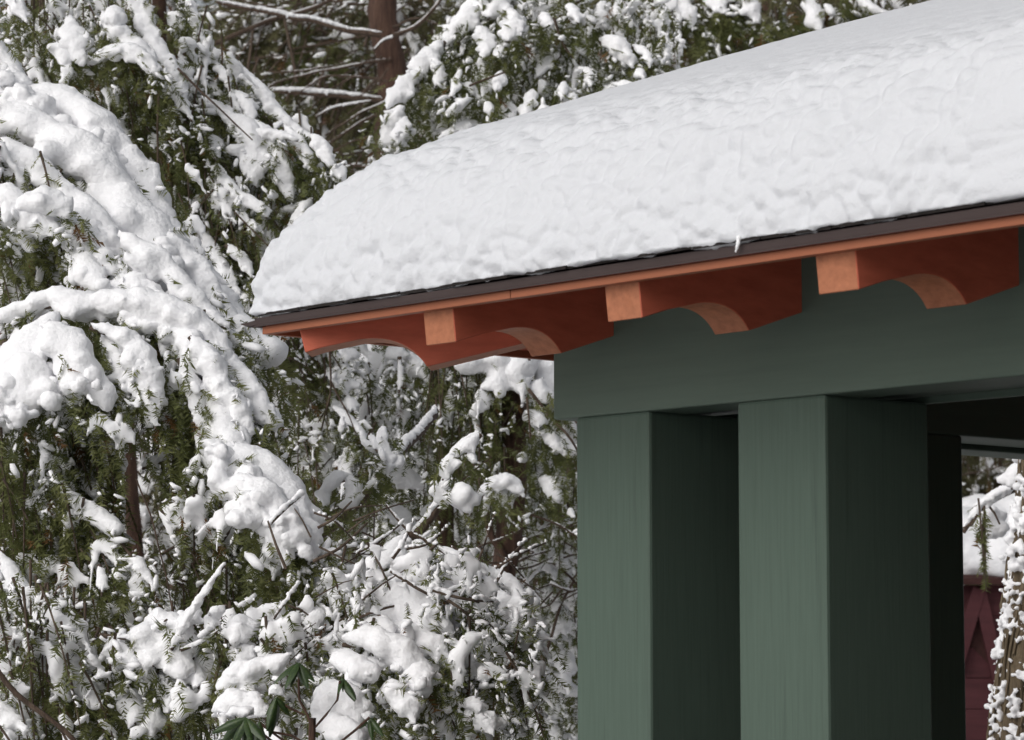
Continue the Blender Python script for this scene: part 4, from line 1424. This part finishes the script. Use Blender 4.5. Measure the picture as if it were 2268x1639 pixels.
# --- leaning limb and arching limb in the middle
L1 = tree('leaning_trunk', 'slender brown trunk leaning up to the right with snow along its upper side', 640, 7.7, 'dead tree')
b = foot(L1)
P = [(965, 912, 8.4), (940, 945, 8.0), (880, 1010), (805, 1105), (760, 1150), (700, 1190), (690, 1215)]
twig(L1, P[::-1], 7.6, (22, 20), 24, 'bark', 'trunk')
twig(L1, [(695, 1200), (694, 1232), (720, 1262), (745, 1275)], 7.55, (10, 8), 16)
twig(L1, [(672, 1300), (690, 1250), (702, 1230)], 7.6, (9, 8), 8)
v, f = tube_arr(resample(np.array([b - UP * .1, at(655, 1400, 7.65), at(694, 1205, 7.6)]), .06), .014, 8)
link('stem', mesh_np('stem', v - b, f, M['bark'], True), L1)
for path, wpx in [([(775, 1055), (745, 1060), (725, 1085), (718, 1120)], 24), ([(765, 1050), (785, 1080), (780, 1115), (750, 1120)], 22), ([(850, 945), (845, 985), (860, 1020), (850, 1050)], 34),
                  ([(890, 1010), (870, 1030), (840, 1040)], 34), ([(820, 960), (835, 1000)], 18)]:
    bough(L1, path, 7.5, 7.45, wpx, hang=1.0, size=.04)
twig(L1, [(690, 1155), (730, 1140), (780, 1110)], 7.5, (7, 5), 6)

L2 = tree('arching_limb_tree', 'crooked small tree with one arching snow-coated limb in the middle of the picture', 900, 7.6, 'dead tree')
b = foot(L2)
v, f = tube_arr(resample(np.array([b - UP * .1, at(890, 1420, 7.55), at(880, 1290, 7.45), at(905, 1195, 7.02)]), .06), .02, 9)
link('trunk', mesh_np('trunk', v - b, f, M['red_bark'], True), L2)
twig(L2, [(890, 1200), (940, 1165), (975, 1120), (990, 1080), (998, 1030), (1030, 990), (1060, 970)], 7.0, (26, 12), 30, 'bark', drip=.2)
twig(L2, [(900, 1190), (870, 1220), (840, 1250), (790, 1275)], 6.95, (16, 9), 30)
twig(L2, [(905, 1180), (950, 1200), (990, 1235), (1030, 1270), (1060, 1275)], 6.95, (13, 9), 16)
twig(L2, [(920, 1185), (880, 1150), (855, 1120)], 6.95, (8, 4), 9)
twig(L2, [(985, 1100), (1040, 1050), (1090, 1010)], 7.05, (5, 3), 3)
twig(L2, [(1000, 1210), (1060, 1240), (1120, 1245)], 7.0, (6, 4), 5)
for path, wpx in [([(1065, 960), (1040, 985), (1010, 1010)], 28), ([(1000, 1010), (990, 1040), (980, 1060)], 34), ([(1040, 1000), (1050, 1030)], 22)]:
    bough(L2, path, 6.9, 6.88, wpx, hang=1.2, size=.04)
for path in ([(800, 1180), (840, 1200), (870, 1260)], [(780, 1220), (850, 1200)], [(760, 1250), (830, 1210)], [(830, 1130), (825, 1200), (810, 1260)], [(770, 1225), (850, 1230)]):
    twig(L2, path, 7.2, (4, 2), 4)

# --- hemlock under the eave corner
Fh = tree('hemlock_tree', 'hemlock with yellow-green hanging sprays in the gap under the eave corner', 1000, 9.6)
trunk(Fh, [(1010, 560), (1010, 800), (1000, 940), (990, 1050), (985, 1200), (1000, 1560)], 9.6, (34, 44), 'red_bark')
for path, z0, wpx, kw in [
    ([(1060, 770), (1090, 800), (1110, 830), (1150, 850)], 9.0, 90, dict(drip=.7)),
    ([(1130, 780), (1150, 820), (1160, 860)], 9.0, 70, dict(drip=.7)),
    ([(1170, 760), (1200, 800), (1215, 850), (1220, 900)], 9.1, 52, dict(drip=.6)),
    ([(1180, 860), (1200, 890)], 9.0, 50, dict(drip=.6)),
    ([(740, 790), (760, 820), (765, 870)], 9.0, 44, dict(drip=.7)),
    ([(785, 780), (760, 800)], 9.0, 30, dict(drip=.7)),
    ([(720, 830), (722, 870), (710, 900)], 9.05, 18, dict(drip=.2)),
    ([(870, 770), (890, 800)], 9.2, 34, dict(drip=.4)),
    ([(885, 790), (886, 840), (884, 870)], 9.1, 16, dict(drip=.2)),
    ([(900, 790), (930, 820), (945, 840)], 9.2, 36, dict(drip=.5)),
    ([(570, 880), (620, 900), (660, 905)], 9.2, 30, dict(drip=.5)),
    ([(580, 970), (640, 950), (690, 930), (740, 895)], 9.1, 22, dict(drip=.5)),
    ([(600, 1010), (620, 1050), (650, 1080)], 9.1, 22, dict(drip=.6)),
    ([(740, 900), (775, 930), (800, 960), (815, 1000)], 8.9, 20, dict(drip=.5)),
    ([(680, 1010), (690, 1050), (700, 1060)], 9.0, 26, dict(drip=.6)),
    ([(1060, 1100), (1090, 1075), (1130, 1070), (1160, 1100)], 8.9, 30, dict(drip=.7)),
    ([(1180, 960), (1220, 970), (1240, 1000)], 9.0, 34, dict(drip=.6)),
    ([(1240, 960), (1255, 1010)], 9.0, 34, dict(drip=.6)),
    ([(1195, 1060), (1225, 1080), (1230, 1110)], 9.0, 36, dict(drip=.6)),
    ([(1160, 1010), (1150, 1020)], 9.0, 24, dict(drip=.6)),
    ([(870, 1040), (900, 1060), (920, 1080)], 9.4, 46, dict(drip=.5)),
    ([(840, 1120), (880, 1140), (910, 1170)], 9.3, 36, dict(drip=.5)),
    ([(1170, 920), (1200, 940)], 9.0, 34, dict(drip=.5)),
    ([(1100, 930), (1085, 960)], 9.1, 18, dict(drip=.5)),
]:
    bough(Fh, path, z0, z0 - .06, wpx, hang=1.1, fleck=.45, **kw)
curtain(Fh, [(560, 750), (1230, 750), (1270, 1000), (1270, 1160), (1050, 1140), (900, 1060), (700, 1100), (590, 1000)], 9.3, 10.0, 380, .2, (.05, -.1, -1), fleck=.3, clumps=50, clump_px=15, jit=.25)
curtain(Fh, [(600, 740), (740, 760), (720, 860), (640, 860)], 8.9, 9.2, 60, .16, (.3, -.1, -.6), fleck=.12)
curtain(Fh, [(950, 800), (1060, 790), (1100, 900), (1120, 1060), (1030, 960), (960, 960)], 8.95, 9.2, 130, .2, (.1, -.1, -1), fleck=.1, jit=.2)
curtain(Fh, [(640, 950), (800, 940), (830, 1060), (700, 1120), (600, 1060)], 8.9, 9.2, 90, .18, (-.1, -.1, -1), fleck=.3)
twig(Fh, [(731, 760), (732, 800), (733, 860), (722, 905), (705, 938)], 8.8, (6, 3))
twig(Fh, [(734, 845), (750, 880), (772, 918), (790, 970)], 8.8, (5, 2))
twig(Fh, [(1168, 770), (1172, 800)], 8.8, (8, 6))
twig(Fh, [(1172, 862), (1190, 885), (1202, 902)], 8.8, (8, 6))
twig(Fh, [(1168, 880), (1170, 920), (1172, 970)], 8.8, (5, 4))
twig(Fh, [(1228, 935), (1255, 965), (1280, 1000)], 8.9, (6, 5))
twig(Fh, [(1140, 1130), (1230, 1160), (1290, 1200)], 8.9, (6, 4), 5)
twig(Fh, [(560, 880), (600, 895), (650, 910)], 8.95, (7, 4), 10)

# --- trunk to the right, in front of the posts' left edge
T = tree('pine_tree', 'pine with a stout red-brown trunk partly hidden by snowy twigs left of the green posts', 1100, 9.1)
trunk(T, [(1140, 700), (1138, 1000), (1134, 1110), (1126, 1200), (1112, 1280), (1090, 1430), (1078, 1520), (1074, 1600), (1072, 1680)], 9.1, (54, 64), 'red_bark')
twig(T, [(1110, 1290), (1118, 1240), (1085, 1180), (1075, 1120)], 9.05, (18, 14), 0, 'red_bark')
twig(T, [(1060, 1210), (1110, 1190), (1160, 1170)], 8.9, (5, 3), 8)
twig(T, [(1200, 1560), (1185, 1540), (1215, 1430), (1240, 1350), (1270, 1290)], 9.6, (8, 6), 3)
twig(T, [(1200, 1230), (1240, 1260), (1290, 1310)], 9.8, (7, 5), 5)
for path, wpx in [([(1170, 1210), (1200, 1230), (1220, 1270)], 26), ([(1215, 1230), (1240, 1250)], 30), ([(1190, 1300), (1230, 1320)], 26), ([(1230, 1370), (1250, 1400)], 40), ([(1190, 1370), (1200, 1420)], 34),
                  ([(1240, 1450), (1260, 1490)], 50), ([(1170, 1530), (1210, 1550), (1240, 1580)], 44), ([(1160, 1590), (1200, 1600), (1250, 1640)], 46), ([(1220, 1500), (1250, 1540)], 44), ([(1190, 1470), (1210, 1500)], 30),
                  ([(1010, 1190), (1040, 1200)], 20), ([(1140, 1140), (1120, 1150)], 22), ([(1250, 1300), (1270, 1330)], 30)]:
    bough(T, path, 9.9, 9.8, wpx, hang=1.0, size=.04)
curtain(T, [(1175, 1080), (1290, 1080), (1290, 1660), (1150, 1660), (1165, 1420), (1160, 1320)], 9.9, 10.8, 180, .17, (.1, -.1, -.8), fleck=.65, clumps=80, clump_px=14)
curtain(T, [(960, 1080), (1120, 1100), (1110, 1280), (1020, 1260), (940, 1200)], 10.4, 11.0, 90, .2, (.2, -.1, -.6), fleck=.5, clumps=16, clump_px=12)
curtain(T, [(1060, 1400), (1160, 1380), (1130, 1500), (1090, 1510)], 10.7, 11.1, 40, .16, (.1, -.1, -.8), fleck=.35)

twig_web(T, 960, 1270, 1120, 1360, 9.2, 9.8, 44, (.15, -.25, .5, -.8, 2.6))

# --- rhododendron at the bottom
Rh = tree('rhododendron', 'rhododendron with drooping glossy green leaves poking from the snow at the bottom', 660, 5.5, 'shrub')
ZR = 5.5
b = foot(Rh)


def leaf_mesh():
    n = 7
    V, F = [], []
    for i in range(n):
        t = i / (n - 1)
        hw = 0.15 * math.sin(math.pi * min(0.97, max(0.04, t ** 0.85))) ** 0.7
        for k, s in enumerate((-1, -0.5, 0, 0.5, 1)):
            V.append((t, s * hw, -0.10 * s * s * (hw / 0.17) - 0.30 * t * t + 0.012 * (k == 2)))
    for i in range(n - 1):
        for k in range(4):
            F.append((i * 5 + k, i * 5 + k + 1, i * 5 + k + 6, i * 5 + k + 5))
    return mesh_np('leaf', V, np.array(F), M['broad_leaf'], True)


leaf_me = leaf_mesh()


def add_leaf(p0, p1, face):
    o = link('leaf', leaf_me, Rh)
    x = Vector(p1 - p0)
    ln = x.length
    x.normalize()
    n = Vector(face)
    y = n.cross(x).normalized()
    zz = x.cross(y)
    m = Matrix((x, y, zz)).transposed().to_4x4()
    o.matrix_parent_inverse = Matrix.Identity(4)
    o.matrix_local = Matrix.Translation(Vector(p0 - b)) @ m @ Matrix.Diagonal((ln, ln * random.uniform(.85, 1.15), ln, 1))


whorls = [((660, 1468), [(612, 1512), (632, 1520), (652, 1532), (676, 1530), (697, 1522), (706, 1500), (590, 1495)]),
          ((757, 1502), [(734, 1528), (748, 1536), (764, 1540), (782, 1544), (796, 1530)]),
          ((612, 1545), [(575, 1580), (592, 1610), (612, 1632), (634, 1608), (648, 1590)]),
          ((545, 1590), [(462, 1650), (492, 1662), (530, 1668), (575, 1640), (600, 1625), (455, 1615)]),
          ((575, 1600), [(540, 1665), (570, 1672), (600, 1668)]),
          ((818, 1590), [(800, 1625), (822, 1640), (845, 1630), (780, 1615)])]
for (cx, cy), tips in whorls:
    zc = ZR + random.uniform(-.05, .05)
    c = at(cx, cy, zc)
    for tx, ty in tips:
        tip = at(cx + (tx - cx) * .85, cy + (ty - cy) * random.uniform(.8, 1.0), zc - random.uniform(-.04, .05))
        add_leaf(c, tip, (random.uniform(-.9, .9) + (tx - cx) * 0.012, -1, random.uniform(.1, .8)))
for path in ([(663, 1470), (663, 1550), (688, 1600), (690, 1690)], [(757, 1505), (752, 1540), (720, 1580), (692, 1612)], [(612, 1548), (630, 1560), (672, 1580)], [(545, 1592), (600, 1640), (690, 1690)], [(575, 1600), (640, 1650)], [(818, 1592), (760, 1640), (692, 1680)], [(600, 1620), (640, 1625), (680, 1650)]):
    twig(Rh, path, ZR, (6, 5), 0, 'red_bark', 'stem')
for path, wpx in [([(640, 1462), (665, 1458), (690, 1466)], 26), ([(580, 1540), (610, 1532), (640, 1545)], 36), ([(500, 1585), (540, 1578), (570, 1590)], 44), ([(745, 1497), (770, 1496)], 20), ([(800, 1585), (830, 1584)], 28), ([(620, 1500), (600, 1510)], 26)]:
    P = [at(X, Y, ZR + .02) for X, Y in path]
    C, Q = snow_balls(resample(P, .02), wpx * px_m(ZR) * .5, .1)
    me, _ = lump_mesh('snow_cap', C, Q, M['snow'], .006)
    me.transform(Matrix.Translation(Vector(-b)))
    link('snow_cap', me, Rh)
v, f = tube_arr(resample(np.array([b - UP * .05, at(690, 1690, ZR), at(690, 1650, ZR)]), .05), .007, 7)
link('stem', mesh_np('stem', v - b, f, M['red_bark'], True), Rh)

# ------------------------------------------------------------------ seen through the pavilion, at the right
SH = at(2200, 1467, 14.0)
SH[2] = 0.0
shed = thing('red_shed', 'dark red boarded shed with inverted V trim, seen through the pavilion', 'shed', SH)
zt_ = EYE + (1467 - 1296) / 6415 * 14
gz0 = float(ground_h(np.array([SH[0]]), np.array([SH[1]]))[0])
bx = -0.75
k = 0
zb_ = zt_
while zb_ > gz0 - .1:
    box('board', shed, M['shed_red'], bx, 0.95, 0.03 + 0.002 * (k % 2), 0.06, zb_ - .148, zb_, .003)
    zb_ -= .15
    k += 1
box('side_wall', shed, M['shed_red'], bx, bx + .04, .065, .88, gz0 - .1, zt_)
box('side_wall', shed, M['shed_red'], .91, .95, .065, .88, gz0 - .1, zt_)
box('back_wall', shed, M['shed_red'], bx + .042, .908, .84, .88, gz0 - .1, zt_)
ap = at(2168, 1304, 14.0) - SH
for (fx, fy) in ((2212, 1500), (2128, 1440)):
    q = at(fx, fy, 14.0) - SH
    dv = unit(q - ap)
    nv = np.array((-dv[2], 0, dv[0])) * .032
    V = [ap - nv, ap + nv, q + dv * .1 + nv, q + dv * .1 - nv]
    yy0 = -.012 - (.004 if fx < 2168 else 0)
    V = [(a[0], yy0, a[2]) for a in V] + [(a[0], .0285, a[2]) for a in V]
    link('trim_board', mesh_np('trim_board', V, np.array([(0, 1, 2, 3), (7, 6, 5, 4), (0, 4, 5, 1), (1, 5, 6, 2), (2, 6, 7, 3), (3, 7, 4, 0)]), M['shed_red']), shed)
qa, qb, qc = at(2168, 1312, 14) - SH, at(2202, 1480, 14) - SH, at(2142, 1420, 14) - SH
V = [(a[0], .0265, a[2]) for a in (qa, qb, qc)] + [(a[0], .0295, a[2]) for a in (qa, qb, qc)]
link('gable_shade_panel', mesh_np('gable_shade_panel', V, [np.array([(0, 2, 1), (3, 4, 5)]), np.array([(0, 1, 4, 3), (1, 2, 5, 4), (2, 0, 3, 5)])], M['shed_dark']), shed)  # thin dark panel over the boards; the recess's shade is its colour
V, f = box_arr(bx - .12, 1.07, -.06, .95, 0, .03)
V[:, 2] += zt_ + (V[:, 1] + .06) * .3
link('roof', mesh_np('roof', V, f, M['shed_dark']), shed)
C, Q = [], []
for i in range(420):
    yy = random.uniform(-.02, .85)
    C.append((random.uniform(bx - .1, 1.05), yy, zt_ + (yy + .06) * .3 + random.uniform(.05, .14)))
    Q.append(random.uniform(.09, .16))
me, _ = lump_mesh('shed_snow', np.array(C), np.array(Q), M['snow'], .022, .8, 6, .15)
o = link('shed_snow', me)
o.location = SH
o['label'] = 'deep snow slab on the roof of the dark red shed, seen past the posts'
o['category'] = 'snow'

W = tree('snowy_tree', 'tree whose thick snow-laden limb with one green sprig crosses the view past the posts', 2440, 9.4)
off_trunk(W, 3.4, .09, .05)
twig(W, [(2330, 1075), (2250, 1085), (2200, 1108), (2165, 1135), (2130, 1180)], 9.0, (16, 10), 34, 'bark', drip=.1)
twig(W, [(2190, 1115), (2205, 1135), (2215, 1160)], 9.0, (6, 4), 0)
twig(W, [(2165, 1140), (2150, 1165), (2130, 1170)], 8.95, (7, 4), 0)
bough(W, [(2185, 1130), (2200, 1150), (2195, 1180), (2165, 1190)], 9.1, 9.05, 40, drip=.3, fol=0)
bough(W, [(2300, 1040), (2262, 1055), (2240, 1078)], 8.9, 8.85, 56, drip=.2, fol=0)
curtain(W, [(2168, 1168), (2180, 1168), (2186, 1190), (2172, 1192)], 8.85, 8.9, 7, .14, (.12, -.1, -1), fleck=.05, jit=.12)

Sx = tree('shaggy_trunk', 'rough tan-brown tree trunk crusted with knobs of snow at the lower right edge', 2300, 8.2, 'tree')
b = foot(Sx)
edge = lambda Y: np.interp(Y, [900, 1060, 1200, 1300, 1450, 1600, 1900], [2264, 2257, 2250, 2237, 2217, 2201, 2165])
C, Q, N_ = [], [], []
P, RR = [], []
for Y in np.linspace(880, 1900, 40):
    rpx = 60 + (Y - 880) * .055
    P.append(at(edge(Y) + rpx, Y, 8.2))
    RR.append(rpx * px_m(8.2))
P.append(b - UP * .1)
RR.append(RR[-1] * 1.1)
P, RR = np.array(P), np.array(RR)
ns = 72
v, f = tube_arr(P, RR, ns)
vv = v.reshape(len(P), ns, 3)
for i in range(len(P)):
    for j in range(ns):
        rdg = .006 * math.sin(j * 2.1 + 3 * math.sin(i * .25 + j)) + .008 * noise3(np.array([[j * .9, i * .22, 3.]]))[0] + .006 * noise3(np.array([[j * 2.3, i * .3, 9.]]))[0]
        c = P[i]
        d_ = vv[i, j] - c
        vv[i, j] = c + d_ * (1 + rdg / RR[i])
link('trunk', mesh_np('trunk', vv.reshape(-1, 3) - b, f, M['stem'], True), Sx)
for i in range(90):
    j = random.randint(int(ns * 0), ns - 1)
    i0 = random.randint(0, 30)
    i1 = min(len(P) - 2, i0 + random.randint(4, 12))
    pts = np.array([vv[k, j] + (vv[k, j] - P[k]) * random.uniform(.01, .07) for k in range(i0, i1)])
    tv, tf = tube_arr(resample(pts, .03), random.uniform(.003, .006), 5, .15)
    link('bark_strip', mesh_np('bark_strip', tv - b, tf, M['stem'], True), Sx)
for i in range(4200):
    k = random.uniform(0, len(P) - 3)
    i0 = int(k)
    j = random.randint(0, ns - 1)
    p = vv[i0, j] * (1 - k + i0) + vv[i0 + 1, j] * (k - i0)
    d_ = unit(p - P[i0])
    if d_[1] > .35 or noise3((p * 9)[None])[0] + .45 * -d_[0] + .12 * (i0 / 20) < random.uniform(-.1, .45):
        continue
    r = random.lognormvariate(-5.05, .35)
    for q in range(random.randint(1, 4)):
        C.append(p + d_ * r * .5 + rng.normal(0, .9, 3) * r)
        Q.append(r * random.uniform(.6, 1.1))
me, _ = lump_mesh('snow_crust', np.array(C), np.array(Q), M['fleck_snow'], .0052, .85, 1, .3)
me.transform(Matrix.Translation(Vector(-b)))
link('snow_crust', me, Sx, 'stuff')

Wf = tree('hemlock_tree', 'dusted dark evergreen far behind the red shed, seen between post and limb', 2190, 19.0)
off_trunk(Wf, 5.0, .14, .06)
curtain(Wf, [(2040, 900), (2340, 900), (2340, 1200), (2040, 1220)], 18.2, 19.4, 240, .4, (.2, -.1, -.6), size=.09, gap=.055, fleck=.3, far=True, mat='far_needles', clumps=10, clump_px=9)
twig(Wf, [(2120, 1055), (2190, 1040), (2260, 1020)], 18.1, (3, 2), 3)

# ------------------------------------------------------------------ background trees filling the wood
def conifer(t, H_, R_, z_lo, nb, mat='far_needles', fleck=.3, size=.125, clump=60, gap=.085):
    """whole evergreen: trunk, tiers of drooping limbs, needles, snow"""
    b = foot(t)
    off_trunk(t, H_, .14, .03, 'red_bark')
    br = []
    S, Dn, L, C, Q = [], [], [], [], []
    for i in range(nb):
        h = z_lo + (H_ * .97 - z_lo) * (i / nb)
        a = i * 2.399 + random.uniform(-.3, .3)
        rr = R_ * (1 - h / (H_ * 1.05)) ** .7 * random.uniform(.75, 1.15) + .15
        d = np.array((math.cos(a), math.sin(a), 0))
        u = np.linspace(0, 1, 7)[:, None]
        p = b + UP * h + d * u * rr + UP * (.12 * u - .45 * u ** 2) * rr
        br.append(tube_arr(p, np.linspace(.022, .006, 7), 5))
        ns = int(8 + rr * 11)
        uu = np.sqrt(rng.uniform(.02, 1, ns))
        q = np.stack([np.interp(uu, u[:, 0], p[:, k]) for k in range(3)], 1)
        sid = np.array((-d[1], d[0], 0)) * rng.choice([-1, 1], ns)[:, None]
        S.append(q)
        Dn.append(unit(d * .6 + sid * rng.uniform(.2, 1, (ns, 1)) + np.array((0, 0, -.55)) + rng.normal(0, .2, (ns, 3))))
        L.append(rng.uniform(.2, .5, ns) * (1.1 - .3 * uu))
        for c in range(clump * 2 // nb + (clump > 20 and i % 3 == 0)):
            w_ = random.uniform(.25, 1)
            cc = np.array([np.interp(w_, u[:, 0], p[:, k]) for k in range(3)])
            for j in range(8):
                C.append(cc + rng.normal(0, .07, 3) * (1.4, 1, .6) + UP * .03)
                Q.append(random.uniform(.025, .06))
    v, f = tubes_arr(br)
    crown = link('crown', mesh_np('crown', v - b, f, M['bark'], True), t)
    S, Dn, L = np.vstack(S), np.vstack(Dn), np.concatenate(L)
    add_needles(crown, S, Dn, L, size=size, gap=gap, fleck=fleck, far=True, mat=mat, fine=False)
    if C:
        me, _ = lump_mesh('snow_load', np.array(C), np.array(Q), M['snow'], .034, .7, 1, .3)
        me.transform(Matrix.Translation(Vector(-b)))
        link('snow_load', me, crown, 'stuff')


bgs = [(-60, 14, 1.6, .3, 'background evergreen at the far left behind the bowed hemlock'),
       (330, 19.5, 1.8, .12, 'background evergreen behind the hemlock with the slanting snowy edge'),
       (560, 23, 1.9, .1, 'background evergreen left of the brown trunked pine'),
       (760, 25, 1.9, .1, 'background evergreen whose dark twigs fill the gap left of the pine trunk'),
       (980, 22, 1.8, .12, 'background evergreen right of the brown trunked pine'),
       (1180, 18, 1.7, .25, 'background evergreen behind the clumped hemlock over the roof'),
       (1420, 21, 1.8, .2, 'background evergreen behind the upper right of the clumped hemlock'),
       (1720, 19, 1.8, .2, 'background evergreen behind the thin limbs at the upper right'),
       (850, 15.5, .75, .7, 'background evergreen low behind the leaning trunk'),
       (1230, 15, 1.0, .85, 'background evergreen low behind the stout red-brown trunk'),
       (960, 17, 1.0, .85, 'background evergreen behind the arching limb'),
       (2230, 23, 1.8, .25, 'background evergreen farthest behind the red shed')]
for X, z, Rr, fl, lab in bgs:
    t = tree('evergreen_tree', lab, X, z, 'tree', 'evergreens standing in the background wood')
    near = z < 17.5
    Hh = .2287 * z + EYE - foot(t)[2] + random.uniform(.8, 2.5)
    if fl > .6:
        Hh = (1467 - 800) / 6415 * z + EYE - foot(t)[2] + random.uniform(0, .2)
    conifer(t, Hh, Rr, .35, int(20 + Hh * 2.6), mat='needles' if near else 'far_needles', fleck=fl, clump=16 if z > 18.5 else 150 if fl > .6 else 40, size=.08 if near else .12, gap=.055 if near else .085)

# unseen evergreens right of the viewer, added to darken the post sides
for (x, y, hh, lab) in ((2.5, 1.0, 4.2, 'narrow shade evergreen added in front of the far right end of the pavilion, out of picture'), (2.9, -.7, 5.0, 'tall shade evergreen added right of the viewer, out of picture'), (2.2, -2.4, 4.6, 'shade evergreen added behind the viewer to the right, out of picture')):
    t = thing('evergreen_tree', lab, 'tree', (x, y, 0))
    conifer(t, hh, .9, .2, 32, mat='needles', fleck=.05, clump=4)

# far wood on the rising ground
n = 1100
xs, ys = rng.uniform(-11, 11, n), rng.uniform(25, 40, n)
hs_ = rng.uniform(0, 1, n) ** .8 * 9
S = np.stack([xs, ys, ground_h(xs, ys) + hs_], 1)
Dn = unit(rng.normal(0, .6, (n, 3)) + (0, -.2, -.6))
v, f = tubes_arr([tube_arr(np.array([(x, y, z - .3), (x + .05, y, z + 5), (x, y, z + 10)]), [.16, .12, .06], 7) for x, y, z in
                  [(x, y, float(ground_h(np.array([x]), np.array([y]))[0])) for x, y in zip(rng.uniform(-11, 11, 40), rng.uniform(26, 40, 40))]])
fw = link('far_woods', mesh_np('far_woods', v, f, M['red_bark'], True), None, 'stuff')
add_needles(fw, S, Dn, rng.uniform(.5, 1.2, n), size=.32, gap=.2, fleck=.25, far=True, mat='far_needles', fine=False)

print('TRIS', sum(len(m.loops) - 2 * len(m.polygons) for m in bpy.data.meshes))
